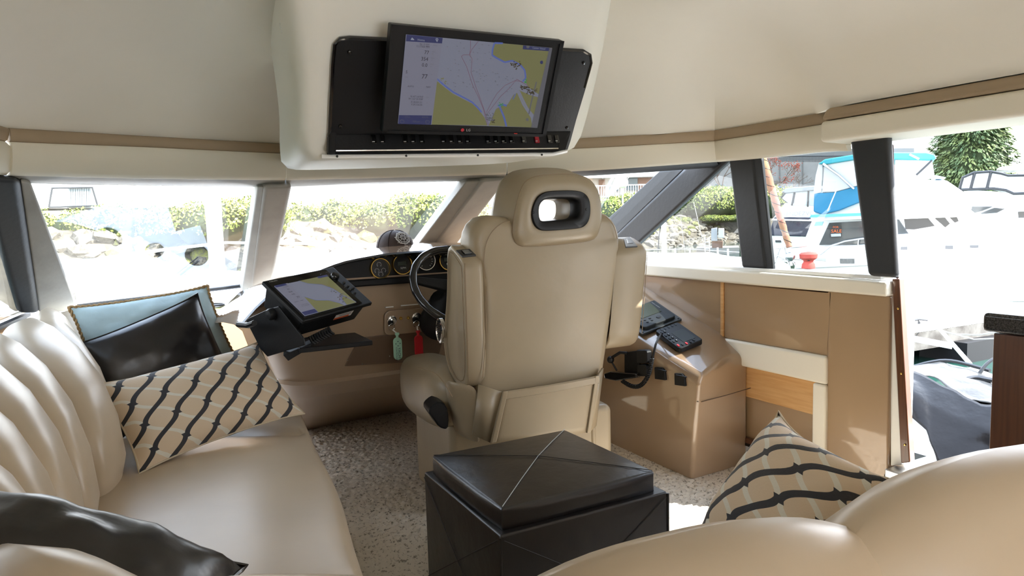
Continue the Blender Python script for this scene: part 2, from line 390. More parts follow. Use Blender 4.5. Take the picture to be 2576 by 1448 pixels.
m = MB(); m.box((2.63, 2.05, .34), (2.66, 3.2, .51)); struct('trim_47', m, M_lwood, bevel=.003)
m = MB(); m.box((2.64, 2.05, -.0), (2.7, 3.2, .345)); struct('wall_starboard_recess', m, M_gel, smooth=False)
# outer skin of the hull side, so no light leaks in
m = MB(); m.box((2.71, 1.7, -.1), (2.75, 3.95, .95)); struct('wall_starboard_outer', m, M_gelw, smooth=False)
# port side low wall, aft bulkhead posts
m = MB(); pp = [V((-.72, -3, 0)), V((-.72, .5, 0)), V((-.7, 1.8, 0)), V((-.64, 2.8, 0)), V((-.5, 4.2, 0))]
m.grid([[p, p+V((0, 0, .86)), p+V((-.06, 0, .86)), p+V((-.06, 0, 0))] for p in pp], cv=True); struct('wall_port', m, M_gel, smooth=False)
for yy, nme in ((1.55, 51), (-.6, 52)):
    m = MB(); m.box((-.74, yy, .85), (-.66, yy+.1, 1.62)); struct('trim_%d' % nme, m, M_dgrey, bevel=.01)
m = MB(); m.grid([[V((-.7, -3, .86)), V((-.7, -3, 1.6))], [V((-.69, 1.8, .86)), V((-.63, 1.8, 1.6))], [V((-.62, 2.9, .86)), V((-.5, 2.6, 1.5))], [V((-.52, 4.05, .86)), V((-.42, 3.0, 1.48))]]); struct('window_6', m, M_sideglass)
m = MB(); m.tube([V((-.5, 4.05, .865)), V((-.6, 3.0, .865)), V((-.68, 1.8, .865))], .014, 6); struct('trim_53', m, M_dgrey)
m = MB(); m.box((-.74, -3, .86), (-.68, 1.5, 1.64)); struct('wall_port_light_block', m, M_gel, smooth=False)  # unseen wall added over the aft port windows to cut light on the sofa
# unseen aft bulkhead, its unglazed opening sized to set the light from behind
m = MB(); m.box((-.8, -3.1, 0), (.2, -3.0, 2.03)); m.box((1.8, -3.1, 0), (2.9, -3.0, 2.03)); m.box((.2, -3.1, 1.75), (1.7, -3.0, 2.03)); struct('wall_aft', m, M_gel, smooth=False)
m = MB(); m.box((2.6, -3.0, 0), (2.66, .75, 1.55)); struct('wall_starboard_light_block', m, M_gel, smooth=False)  # unseen wall raised to the header to cut light from the starboard quarter
# door opening: wooden jamb, inner trim, stainless threshold
m = MB(); m.hexa([onX(2243, 701, 2.6), onX(2262, 701, 2.6), onX(2262, 701, 2.6)+V((.035, 0, 0)), onX(2243, 701, 2.6)+V((.035, 0, 0))],
                 [onX(2266, 1165, 2.6), onX(2289, 1163, 2.6), onX(2289, 1163, 2.6)+V((.035, 0, 0)), onX(2266, 1165, 2.6)+V((.035, 0, 0))])
jamb = struct('trim_54', m, M_wood, bevel=.005)
m = MB()
for py in (776, 939, 1118):
    p = onX(2256+ (py-701)*.048, py, 2.598); m.lathe(p, (-1, 0, 0), [(.004, 0), (.004, .002), (.002, .003), (0, .003)], 8)
build('screw', m, M_gold, jamb)['kind'] = 'stuff'
m = MB(); m.hexa([onX(2238, 742, 2.615), onX(2246, 742, 2.615), V((2.68, 1.70, .9)), V((2.68, 1.72, .9))], [onX(2240, 1172, 2.615), onX(2268, 1168, 2.615), V((2.68, 1.64, .24)), V((2.68, 1.70, .24))]); struct('trim_55', m, M_white, bevel=.004)
m = MB(); m.box((2.56, .5, .19), (2.95, 1.69, .225)); struct('trim_56', m, M_steel, bevel=.006)
m = MB(); m.box((2.6, .4, 0), (2.66, 1.72, .19)); struct('trim_57', m, mat('step_wood', (.35, .17, .06), .4, coat=.3), bevel=.004)
m = MB(); m.box((2.6, .5, .05), (3.1, 1.69, .19)); struct('trim_58', m, M_gelw, bevel=.01)
# grey curtain-backed edge and white frame behind the aft post
m = MB(); m.hexa([onX(2225, 366, 2.62), onX(2248, 362, 2.62), onX(2248, 362, 2.7), onX(2225, 366, 2.7)], [onX(2252, 700, 2.62), onX(2262, 700, 2.62), onX(2262, 700, 2.7), onX(2252, 700, 2.7)]); struct('trim_59', m, mat('plum_edge', (.06, .025, .025), .5), bevel=.006)
# dash top below the windscreen
dl = [V((-.5, 3.72, ZD)), V((-.5, 4.2, ZD)), P1[3]+V((0, .05, 0)), P1[2]+V((0, .05, 0)), P2[2]+V((0, .05, 0)), V((2.0, 4.1, ZD)), V((2.62, 3.6, ZD)), V((2.62, 3.2, ZD)), V((2.1, 3.6, ZD)), V((.75, 3.6, ZD)), V((.42, 3.62, ZD))]
for p in dl: p.z = ZD
m = MB(); m.prism([p+V((0, 0, -.03)) for p in dl], (0, 0, .03)); dash = struct('dashboard_top', m, M_gelw, bevel=.006)
# dark round air vents let into the dash top; the windscreen mirrors them
for x, y, a, b in ((-.068, 3.856, .06, .062), (.123, 3.979, .045, .04), (.323, 4.064, .06, .06), (1.04, 3.972, .045, .042)):
    e = lambda k, z: [V((x+a*k*math.cos(t), y+b*k*math.sin(t), ZD+z)) for t in [2*PI*i/28 for i in range(28)]]
    m = MB(); m.grid([e(1.05, 0), e(1.05, .006), e(.95, .008), e(.9, .003), e(.01, .003)], cv=True); build('air_vent', m, M_black, dash)
for i, (a, b) in enumerate(((P1[3], P1[2]), (P2[3], P2[2]))):
    m = MB(); m.tube([a+V((0, -.02, .015)), b+V((0, -.02, .015))], .012, 6); struct('trim_%d' % (60+i), m, M_dgrey)
# ================================================================ HELM
SIL = [(540, 812), (562, 783), (600, 748), (660, 710), (749, 684), (812, 659), (866, 638), (975, 617), (1084, 609), (1176, 610), (1300, 622), (1420, 645), (1540, 688), (1606, 722)]
RIM = [(604, 817), (630, 786), (662, 752), (704, 724), (760, 700), (812, 677), (866, 657), (975, 637), (1084, 629), (1176, 630), (1290, 640), (1400, 664), (1500, 700), (1570, 736)]
N_ = 40
sil = rs([onY(x, y, 3.42) for x, y in SIL], N_); rim = rs([onY(x, y, 3.2) for x, y in RIM], N_)
sil = smoothc(sil, 1)[::2][:N_]; rim = smoothc(rim, 1)[::2][:N_]
hc = thing('helm_console', 'tan moulded helm console with arched black-rimmed instrument hood under the windscreen', 'console', (1.4, 3.5, 0))
m = MB(); g = []
for a, b in zip(sil, rim):
    back = V((a.x+.02*(a.x-1.3), 3.9, max(a.z-.06, ZD+.02) if a.z > .95 else ZD)); back2 = V((back.x, 4.1, ZD-.01))
    g.append([back2, back, a.lerp(back, .4)+V((0, 0, .004)), a, a.lerp(b, .35)+V((0, 0, .006)), a.lerp(b, .75), b])
m.grid(g); build('hood', m, mat('hood_gelcoat', (.30, .20, .13), .1, coat=1, spec=.7), hc, ang=70)
m = MB(); g = []
inn = []
for b in rim:
    c = V((1.35, 3.3, .86)); d = (c-b); d.y = 0; d.normalize(); inn.append(b+d*.028+V((0, .03, 0)))
m.grid([[b+V((0, .004, .002)), b+V((0, -.012, -.006)), b.lerp(i, .5)+V((0, -.012, 0)), i, i+V((0, .09, 0))] for b, i in zip(rim, inn)])
build('hood_rim', m, M_blackg, hc, ang=60)
# black instrument fascia inside the arch, closed down to a level sill
zl = lambda x: .972
m = MB()
pts = [i+V((0, .07, 0)) for i in inn if i.z > .975]
for k in range(len(pts)-1):
    a, b = pts[k], pts[k+1]; m.poly([V((a.x, a.y, a.z)), V((b.x, b.y, b.z)), V((b.x, 3.29, .965)), V((a.x, 3.29, .965))])
build('gauge_panel', m, M_black, hc)
la, lb = onY(880, 706, 3.25), onY(1120, 687, 3.25); lc, ld = onY(880, 724, 3.25), onY(1120, 704, 3.25)
m = MB(); xe = pts[-1].x
la.x = lc.x = pts[0].x
lb = V((xe, 3.25, lerp(la.z, lb.z, 1))); ld = V((xe, 3.25, ld.z))
m.prism([la, lb, ld, lc], (0, .1, 0)); build('gauge_ledge', m, M_black, hc, bevel=.008)
# body, lofted down from the fascia to the toe line
LV = [(1.0, [(.36, 3.7), (.42, 3.36), (.56, 3.27), (.85, 3.285), (1.4, 3.285), (2.4, 3.285)]),
      (.93, [(.36, 3.7), (.42, 3.36), (.56, 3.27), (.85, 3.285), (1.4, 3.285), (2.4, 3.285)]),
      (.73, [(.43, 3.75), (.5, 3.4), (.62, 3.3), (.85, 3.31), (1.4, 3.31), (2.4, 3.31)]),
      (.50, [(.5, 3.8), (.57, 3.5), (.68, 3.4), (.85, 3.41), (1.4, 3.41), (2.4, 3.41)]),
      (.485, [(.5, 3.8), (.56, 3.48), (.67, 3.375), (.85, 3.385), (1.4, 3.385), (2.4, 3.385)]),
      (.40, [(.5, 3.9), (.58, 3.6), (.69, 3.48), (.9, 3.5), (1.4, 3.5), (2.4, 3.5)]),
      (.395, [(.5, 3.9), (.585, 3.61), (.695, 3.49), (.9, 3.51), (1.4, 3.51), (2.4, 3.51)]),
      (-.03, [(.6, 4.7), (.68, 4.5), (.80, 4.36), (1.05, 4.42), (1.4, 4.45), (2.4, 4.45)])]
rows = []
for z, pl in LV:
    c = smoothc([V((x, y, z)) for x, y in pl], 2)
    for p in c:
        t = min(max((p.x-.36)/.35, 0), 1); p.z = min(p.z, lerp(.80, 1.0, t**.7)) if z > .9 else p.z
    rows.append(c)
m = MB(); m.grid(rows); build('console_body', m, M_cons, hc, ang=50)
fy = lambda z: lerp(3.285, 3.31, (.93-z)/.2) if z > .73 else lerp(3.31, 3.41, (.73-z)/.23)
fp = V((1.1, 3.31, .73)); fn = V((0, -1, -.43)).normalized()
q = [onP(x, y, fp+fn*.002, fn) for x, y in ((903, 848), (1120, 825), (1100, 905), (866, 919))]
m = MB(); m.prism(q, fn*.008); build('access_panel', m, mat('access_panel_gelcoat', (.17, .115, .078), .35, coat=.3), hc, bevel=.004)
each('panel_screw', [onP(x, y, fp+fn*.01, fn) for x, y in ((905, 862), (874, 905), (980, 895), (912, 915))], fn, [(.004, 0), (.003, .002), (0, .003)], M_chrome, hc)
# key switch plate
up = V((1.1, 3.285, .85)); un_ = V((0, -1, -.12)).normalized(); ux = V((1, 0, 0)); uz = ux.cross(un_)*-1
if uz.z < 0: uz = -uz
c0 = onP(1030, 806, up, un_); m = MB()
m.prism([c0+ux*(x+.01)+uz*z for x, z in rrect(.285, .125, .03)], un_*.012); build('key_plate', m, M_cons, hc, bevel=.008)
for x, y in ((985, 805), (1047, 797)):
    o = onP(x, y, up+un_*.013, un_); m = MB(); m.lathe(o, un_, [(.024, 0), (.024, .008), (.019, .012), (.013, .012), (.012, .02), (.006, .022), (0, .022)], 20); build('ignition_lock', m, M_chrome, hc)
for x, y in ((1008, 800), (1027, 799)):
    o = onP(x, y, up+un_*.013, un_); m = MB(); m.lathe(o, un_, [(.008, 0), (.008, .006), (.005, .01), (0, .011)], 12); build('start_button', m, M_gold, hc)
m = MB(); m.box((c0.x-.13, 3.262, c0.z+.078), (c0.x-.09, 3.27, c0.z+.083)); m.box((c0.x-.05, 3.262, c0.z+.08), (c0.x+.04, 3.27, c0.z+.085)); build('panel_slot', m, M_gelw, hc)
# instruments
M_dial = mat('dial_face', (.012, .012, .013), .25)
M_dialw = mat('dial_print', (.6, .6, .58), .5)
M_lcd = mat('dial_lcd', (.07, .08, .06), .3)
def gauge(px, py, kind):
    o = onY(px, py, 3.285); ax = V((0, -1, .08)).normalized(); u = V((1, 0, 0)); v = V((0, .08, 1)).normalized(); r = .051
    g = thing('dash_gauge', dict(multi='gold-rimmed round gauge with four small white dials, furthest left on the dash', rpm='gold-rimmed round digital RPM gauge, second from left on the dash', arc='round gauge half hidden behind the steering wheel rim', right='gold-rimmed round gauge beside the left armrest of the helm chair')[kind], 'gauge', o, 'round engine gauges on the black dash')
    m = MB(); m.lathe(o, ax, [(r, -.02), (r, .008), (r*.97, .014), (r*.9, .014), (r*.87, .008), (r*.87, .002)], 36); build('bezel', m, M_gold if kind != 'arc' else M_chrome, g)
    m = MB(); m.lathe(o, ax, [(r*.88, .003), (0, .003)], 36); build('dial', m, M_dial, g)
    m = MB(); f = lambda a, b, k=.006: o+u*(a*r)+v*(b*r)+ax*k
    def arc(cx, cy, rr, a0, a1, n, ln):
        for i in range(n):
            a = math.radians(lerp(a0, a1, i/(n-1))); e = .025
            d = V((math.cos(a), math.sin(a))); t = V((-d.y, d.x))
            P = [(cx+d.x*rr+t.x*e*s, cy+d.y*rr+t.y*e*s) for s in (-1, 1)]+[(cx+d.x*(rr-ln)+t.x*e*s, cy+d.y*(rr-ln)+t.y*e*s) for s in (1, -1)]
            m.poly([f(*p) for p in P])
    if kind == 'multi':
        for cx, cy in ((-.1, .38), (-.35, -.2), (.3, -.2), (0, -.55)): arc(cx, cy, .24, -40, 220, 9, .06)
    elif kind == 'arc': arc(0, 0, .74, -50, 230, 15, .13)
    build('dial_marks', m, M_dialw, g)
    if kind in ('rpm', 'right'):
        m = MB(); m.poly([f(a, b) for a, b in ((-.45, -.08), (.4, -.08), (.4, .28), (-.45, .28))]); build('display', m, M_lcd, g)
        txt('print', 'RPM', f(-.2, -.45), u, v, .011, M_dialw, g)
    return g
def txt(name, s, o, u, v, h, mt, parent=None, align='LEFT', label=None):
    cu = bpy.data.curves.new('t', 'FONT'); cu.body = s; cu.size = 1.0; cu.align_x = align; cu.resolution_u = 2
    t = bpy.data.objects.new('t', cu); C.objects.link(t); dg = bpy.context.evaluated_depsgraph_get()
    me = bpy.data.meshes.new_from_object(t.evaluated_get(dg)); bpy.data.objects.remove(t)
    m = MB(); k = h/.72; u = V(u).normalized(); v = V(v).normalized(); o = V(o)
    m.add([o+u*(p.co.x*k)+v*(p.co.y*k) for p in me.vertices], [tuple(p.vertices) for p in me.polygons]); bpy.data.meshes.remove(me)
    return build(name, m, mt, parent, smooth=False, label=label)
for a in ((956, 675, 'multi'), (1011, 665, 'rpm'), (1070, 655, 'arc'), (1126, 655, 'right')): gauge(*a)
# steering wheel
wc = onY(1150, 716, 3.0); wn = V((0, -.77, .64)).normalized(); wu = V((1, 0, 0)); wv = wu.cross(wn)
if wv.z < 0: wv = -wv
sw = thing('steering_wheel', 'black three-spoke steering wheel half hidden behind the helm chair', 'steering wheel', wc)
m = MB(); m.tube([wc+wu*(.212*math.cos(a))+wv*(.212*math.sin(a)) for a in [2*PI*i/56 for i in range(56)]], [.019+.0012*math.sin(i*2*PI/56*18) for i in range(56)], 12, closed=True); build('rim', m, M_blackg, sw)
for ad in (168, 12, 252, 288):
    a = math.radians(ad); d = wu*math.cos(a)+wv*math.sin(a); t = wn.cross(d)
    m = MB(); ww = .026 if ad in (168, 12) else .016
    m.hexa([wc-wn*.02+d*.03-t*ww*1.3+wn*s for s in (-.012, .012)]+[wc-wn*.02+d*.03+t*ww*1.3+wn*s for s in (.012, -.012)],
           [wc+d*.208-t*ww*.7+wn*s for s in (-.008, .008)]+[wc+d*.208+t*ww*.7+wn*s for s in (.008, -.008)]); build('spoke', m, M_black, sw, bevel=.005)
m = MB(); m.lathe(wc, wn, [(.05, -.05), (.052, -.02), (.045, .004), (0, .008)], 24); build('hub', m, M_black, sw)
m = MB(); m.lathe(wc, -wn, [(.035, .04), (.05, .12), (.09, .16), (.10, .34)], 20); build('column_boot', m, M_black, sw)
# engine-key floats
def key(px0, py0, px1, py1, col, label, nm):
    a = onP(px0, py0+7, up+un_*.045, un_); top = onY(px1, py1, a.y-.005)
    k = thing('key_float', label, 'key', a, 'floating keys in the ignition')
    mt = mat(nm, col, .45)
    m = MB(); m.box((a.x-.011, a.y-.002, a.z-.012), (a.x+.011, a.y+.03, a.z+.012)); build('key_head', m, M_black, k, bevel=.006)
    m = MB(); m.tube([a+V((.016*math.cos(t), -.006*math.sin(t), -.02+.016*math.sin(t))) for t in [2*PI*i/18 for i in range(18)]], .0016, 6, closed=True); build('key_ring', m, M_chrome, k)
    m = MB(); b = top+V((0, 0, .008)); m.tube([a+V((.004, -.004, -.034)), (a+b)/2+V((0, 0, -.015)), b], .0035, 6); build('strap', m, M_gelw, k)
    m = MB(); m.lathe(b+V((0, 0, .004)), (0, 0, -1), [(.004, 0), (.011, .002), (.011, .012), (.005, .014)], 12)
    h = .112; w_ = .021
    P = [V((b.x+x, b.y, b.z-.02-h/2+z)) for x, z in rrect(w_*2, h, w_*.98, 8)]
    m.prism([p+V((0, -.007, 0)) for p in P], (0, .014, 0)); m.tube([b+V((0, 0, -.008)), b+V((0, 0, -.024))], .007, 8); fl_ = build('float', m, mt, k, bevel=.005)
    return k, b, fl_
key(985, 805, 999, 842, (.42, .72, .55), 'mint green key float printed with dark lettering, hanging from the left ignition', 'mint_foam')
kk, bb, ff = [o for o in C.objects if o.name == 'key_float'][0], None, None
fo = [c for c in kk.children if c.name.startswith('float')][0]
tp = onY(999, 842, onP(985, 812, up+un_*.045, un_).y-.005)
M_ink = mat('navy_ink', (.02, .03, .07), .5)
txt('print', 'YACHT', tp+V((-.001, -.0082, -.062)), (0, 0, -1), (1, 0, 0), .0135, M_ink, fo)
txt('print', 'CONTROLLER', tp+V((-.012, -.0082, -.058)), (0, 0, -1), (1, 0, 0), .0075, M_ink, fo)
m = MB()
for dx, dz in ((0, 1), (1, 0), (0, -1), (-1, 0)):
    c = tp+V((dx*.009, -.0082, -.042+dz*.009)); m.poly([c+V((dx*.005, 0, dz*.005)), c+V((dz*.004, 0, -dx*.004)), c+V((-dz*.004, 0, dx*.004))])
build('emblem', m, M_ink, fo, smooth=False)
key(1047, 797, 1052, 836, (.55, .01, .02), 'red key float hanging from the right ignition', 'red_foam')

# ---- charts drawn as flat display shapes
E_water = emitter('chart_water', (.205, .215, .28)); E_water2 = emitter('chart_shallow', (.10, .14, .40)); E_land = emitter('chart_land', (.185, .182, .08))
E_pane = emitter('chart_sidebar', (.20, .20, .26)); E_bar = emitter('chart_bar', (.035, .04, .12)); E_ink = emitter('chart_ink', (.035, .03, .04)); E_lt = emitter('chart_light_text', (.28, .30, .36)); E_town = emitter('chart_town', (.06, .05, .03)); E_trk = emitter('chart_track', (.17, .07, .11)); E_green = emitter('chart_green', (.06, .26, .08)); E_grey = emitter('chart_grey', (.12, .12, .14))
CM = [E_water, E_water2, E_land, E_pane, E_bar, E_ink, E_lt, E_town, E_trk, E_green, E_grey]
def chart(parent, o, u, v, nn, land_n, land_s, big=True):
    """o lower-left corner, u right, v up (full lengths); nn towards the viewer"""
    L = lambda k: .0004*k
    f = lambda x, y, k: o+u*x+v*y+nn*L(k)
    m = MB()
    m.poly([f(0, 0, 1), f(1, 0, 1), f(1, 1, 1), f(0, 1, 1)], 0)
    for pl, mi in land_n: m.poly([f(x, y, 3) for x, y in pl], mi)
    for pl, mi in land_s: m.poly([f(x, y, 3) for x, y in pl], mi)
    def line(pl, wd, mi, k=5):
        for (xa, ya), (xb, yb) in zip(pl, pl[1:]):
            a, b = f(xa, ya, k), f(xb, yb, k); t = nn.cross((b-a).normalized())*wd; m.poly([a-t, b-t, b+t, a+t], mi)
    return m, f, line
# ---- main monitor
def smap(x, y):  # photo zoom coordinates (2044x1448 crop) to screen uv by bilinear inverse
    q = [(200, 112), (1735, 250), (1575, 1100), (70, 1080)]
    u_, v_ = .5, .5
    for _ in range(25):
        def B(u, v):
            a = (lerp(q[0][0], q[1][0], u), lerp(q[0][1], q[1][1], u)); b = (lerp(q[3][0], q[2][0], u), lerp(q[3][1], q[2][1], u))
            return lerp(a[0], b[0], v), lerp(a[1], b[1], v)
        e = B(u_, v_); d = 1e-4; ju = B(u_+d, v_); jv = B(u_, v_+d)
        a, b, c, dd = (ju[0]-e[0])/d, (jv[0]-e[0])/d, (ju[1]-e[1])/d, (jv[1]-e[1])/d
        rx, ry = x-e[0], y-e[1]; D = a*dd-b*c; u_ += (dd*rx-b*ry)/D; v_ += (a*ry-c*rx)/D
    return min(max(u_, 0), 1), min(max(1-v_, 0), 1)
land_s = [[(482, 600), (560, 670), (640, 735), (760, 800), (840, 840), (900, 900), (940, 950), (975, 1000), (1000, 1085), (395, 1085)]]
coast_s = [(482, 575), (560, 650), (640, 715), (760, 780), (840, 825), (900, 885), (940, 935)]
land_n = [[(1085, 200), (1110, 210), (1200, 190), (1735, 250), (1690, 500), (1600, 740), (1470, 660), (1440, 610), (1445, 520), (1400, 440), (1290, 390), (1190, 400), (1090, 350), (1065, 310)]]
coast_n = [(1180, 190), (1090, 195), (1068, 260), (1062, 320), (1110, 350), (1200, 395), (1280, 378), (1370, 420), (1425, 480), (1435, 560), (1400, 600)]
land_e = [[(1360, 690), (1480, 740), (1600, 770), (1530, 970), (1440, 880), (1390, 790)], [(1015, 1085), (1100, 900), (1180, 850), (1230, 850), (1300, 740), (1340, 720), (1400, 850), (1500, 990), (1520, 1100)]]
def Q(l): return [smap(x, y) for x, y in l]
mq = [onY(988, 64, 1.87), onY(1418, 100, 1.87), onY(1372, 346, 2.0), onY(958, 331, 2.0)]
uu = ((mq[1]-mq[0])+(mq[2]-mq[3])).normalized(); wd = ((mq[1]-mq[0]).length+(mq[2]-mq[3]).length)/2
vv = ((mq[0]-mq[3])+(mq[1]-mq[2])); vv = (vv-uu*vv.dot(uu)).normalized(); hh = ((mq[0]-mq[3]).length+(mq[1]-mq[2]).length)/2
mc = (mq[0]+mq[1]+mq[2]+mq[3])/4; nn = uu.cross(vv)
if nn.y > 0: nn = -nn
mon = thing('monitor', 'black flat monitor showing a nautical chart, mounted on the overhead console', 'monitor', mc+nn*-.06-vv*hh/2)
F2 = lambda x, y, k=0: mc+uu*(x*wd)+vv*(y*hh)+nn*k
m = MB(); m.prism([F2(-.5, -.5), F2(.5, -.5), F2(.5, .5), F2(-.5, .5)], nn*-.03); build('casing', m, M_black, mon, bevel=.004)
m = MB(); m.prism([F2(-.3, -.35, -.03), F2(.3, -.35, -.03), F2(.3, .35, -.03), F2(-.3, .35, -.03)], nn*-.05); build('back_shell', m, M_black, mon, bevel=.01)
sq = [onP(x, y, mc+nn*.001, nn) for x, y in ((1026, 86), (1390, 121), (1349, 318), (996, 313))]
so = (sq[3]+sq[0]+sq[1]+sq[2])/4; sw_ = ((sq[1]-sq[0]).length+(sq[2]-sq[3]).length)/2; sh_ = ((sq[0]-sq[3]).length+(sq[1]-sq[2]).length)/2
O = so-uu*sw_/2-vv*sh_/2
m = MB(); b_ = .004
for a, b in (((-.5, -.5), (.5, -.47)), ((-.5, .47), (.5, .5)), ((-.5, -.5), (-.475, .5)), ((.475, -.5), (.5, .5))):
    m.prism([F2(a[0], a[1]), F2(b[0], a[1]), F2(b[0], b[1]), F2(a[0], b[1])], nn*.004)
build('bezel', m, M_black, mon, bevel=.002)
cm, f, line = chart(mon, O, uu*sw_, vv*sh_, nn, [(Q(l), 2) for l in land_n], [(Q(l), 2) for l in land_s+land_e])
line(Q(coast_s), .0022, 1); line(Q(coast_n), .0025, 1); line(Q([(1120, 860), (1180, 850), (1220, 860)]), .003, 1); line(Q([(1140, 870), (1190, 990), (1215, 1090)]), .003, 1); line(Q([(1290, 790), (1320, 730)]), .0016, 1)
line(Q([(1360, 700), (1410, 800), (1460, 890), (1530, 970)]), .003, 0, 4)
for tr in ([(838, 155), (835, 260), (822, 318), (760, 318), (738, 335), (790, 440), (850, 640), (910, 770), (960, 900), (1000, 1080)], [(920, 168), (850, 260), (822, 318), (850, 360), (835, 500), (880, 650), (930, 790), (975, 930), (1015, 1080)],
           [(990, 940), (1060, 810), (1110, 730), (1200, 640), (1310, 590), (1380, 595), (1470, 650)], [(1000, 950), (1080, 850), (1150, 760), (1250, 670), (1335, 572), (1400, 610)]): line(Q(tr), .0006, 8)
line(Q([(1560, 600), (1500, 830), (1475, 950)]), .0022, 10)
random.seed(3)
for (cx, cy, sx_, sy_, n, mi) in ((1310, 415, 55, 28, 26, 7), (1420, 655, 70, 25, 30, 7), (1500, 700, 55, 30, 34, 7), (1020, 990, 55, 45, 30, 10), (1150, 850, 35, 25, 10, 9), (1430, 590, 14, 28, 6, 9), (1060, 1030, 25, 20, 8, 7), (520, 570, 25, 15, 4, 2), (560, 620, 15, 20, 3, 2)):
    for _ in range(n):
        x, y = random.gauss(cx, sx_*.5), random.gauss(cy, sy_*.5); x2 = x+random.uniform(8, 20)
        cm.poly([f(*smap(a, b), 6) for a, b in ((x, y), (x2, y+2), (x2, y+12), (x, y+10))], mi)
for _ in range(70):
    x, y = random.uniform(560, 1300), random.uniform(190, 730)
    if y > 300 and x > 1050 and y < 400: continue
    cm.poly([f(*smap(a, b), 5) for a, b in ((x, y), (x+14, y+1), (x+14, y+6), (x, y+5))], 10)
def rect(pl, mi, k): cm.poly([f(*smap(x, y), k) for x, y in pl], mi)
rect([(202, 112), (552, 142), (405, 1085), (70, 1082)], 3, 7)
rect([(203, 112), (552, 142), (543, 200), (192, 180)], 4, 9); rect([(1405, 195), (1722, 225), (1708, 282), (1396, 260)], 4, 9)
rect([(82, 980), (412, 978), (398, 1085), (70, 1082)], 4, 9); rect([(1700, 248), (1737, 250), (1575, 1100), (1498, 1098)], 10, 9)
def disc(x, y, r, mi, k=8): cm.poly([f(*smap(x+r*math.cos(a), y+r*math.sin(a)), k) for a in [2*PI*i/14 for i in range(14)]], mi)
disc(1614, 396, 18, 4); disc(1455, 1010, 17, 10); disc(493, 158, 13, 6, 11); disc(493, 158, 6, 4, 12); rect([(483, 166), (503, 166), (493, 188)], 6, 11); disc(1452, 233, 18, 10, 11); disc(108, 1050, 22, 10, 11); disc(108, 1050, 18, 4, 12); disc(362, 1052, 22, 10, 11); disc(362, 1052, 18, 4, 12)
rect([(238, 160), (252, 140), (272, 160), (270, 168), (238, 166)], 6, 11)
disc(800, 100, 1, 3)
build('display', cm, CM, mon, smooth=False)
def stx(s, x, y, hpx, mt, al='RIGHT'):
    a = f(*smap(x, y), 14); txt('display_text', s, a, uu, vv, hpx/2044*480*.00108*.95, mt, mon, al)
stx('Home', 300, 172, 26, E_lt, 'LEFT'); stx('Center Vessel', 1500, 252, 24, E_lt, 'LEFT')
for s, x, y, h in (('Apr 10 2025', 415, 218, 17), ('1:17:03 PM', 414, 248, 26), ('77', 406, 312, 42), ('354', 396, 382, 44), ('0.0', 385, 445, 42), ('S', 188, 516, 36), ('77', 380, 572, 54), ('AUTO', 242, 666, 20), ('NAV', 408, 670, 20), ("N 47°14.910'", 330, 780, 22), ("W 122°25.928'", 326, 806, 22), ('X:18,501.51', 318, 840, 22), ('Y:29,126.55', 316, 868, 22)): stx(s, x, y, h, E_ink)
for s, x, y, h in (('DATE', 492, 226, 14), ('HDG', 470, 292, 14), ('°M', 450, 316, 14), ('COG', 460, 360, 15), ('°M', 440, 380, 14), ('SOG', 448, 424, 15), ('kt', 425, 444, 14), ('POS', 385, 780, 14), ('ft', 370, 840, 14), ('HDG', 190, 562, 12), ('°M', 430, 534, 14)): stx(s, x, y, h, E_grey)
stx('DATA', 190, 1006, 18, E_grey); stx('ROUTE', 368, 1006, 18, E_grey); stx('500 yd', 280, 1058, 24, E_grey)
b0 = onP(1176, 327, mc+nn*.003, nn)
M_logo = mat('logo_white', (.55, .55, .55), .5); M_logor = mat('logo_red', (.5, .02, .04), .5)
txt('logo', 'LG', b0-vv*.004-uu*.004, uu, vv, .0085, M_logo, mon)
m = MB(); c_ = onP(1163.5, 327, mc+nn*.003, nn); m.poly([c_+uu*.0055*math.cos(a)+vv*.0055*math.sin(a) for a in [2*PI*i/16 for i in range(16)]]); build('logo_disc', m, M_logor, mon, smooth=False)
c_ = onP(1297, 336, mc+nn*.003, nn); m = MB(); m.box(c_-V((.006, .001, .001)), c_+V((.006, .001, .001))); build('power_light', m, emitter('standby_red', (.8, .05, .03)), mon)

# ---- overhead console the monitor hangs on
oc = thing('overhead_console', 'white moulded overhead console with black instrument panel above the windscreen', 'console', (.98, 2.4, 1.5))
pT, pB = onY(850, 95, 2.0), onY(825, 390, 2.17); tilt = (pT-pB); tilt.x = 0; tilt.normalize(); on = V((0, -tilt.z, tilt.y))
if on.y > 0: on = -on
PO = V((.97, pB.y, pB.z))
def op(px, py, k=0): return onP(px, py, PO+on*k, on)
fr = [op(*p) for p in ((800, 396), (840, 398), (1120, 392), (1410, 384), (1440, 372), (1462, 330), (1500, 180), (1528, 40), (1550, -120), (740, -120), (766, 60), (782, 200), (780, 330), (785, 380))]
fr = rs(smoothc(fr, 1, True), 64, True)
cen = sum(fr, V((0, 0, 0)))/64
def ring(sx_, dy, dz=0, sz=1):
    return [V((cen.x+(p.x-cen.x)*sx_, p.y+dy, cen.z+(p.z-cen.z)*sz+dz)) for p in fr]
m = MB()
rr = [[cen+(p-cen)*.9+on*.0 for p in fr], ring(1.0, 0), ring(1.04, .018, 0, 1.012), ring(1.06, .06, .0, 1.02), ring(1.06, .14, .0, 1.025), ring(1.0, .4, .0, 1.02), ring(.87, .85, .03, .98)]
bi = m.grid(rr, cv=True); m.f.append(tuple(bi+j for j in range(64))); m.mi.append(0)
build('housing', m, M_white, oc, ang=60)
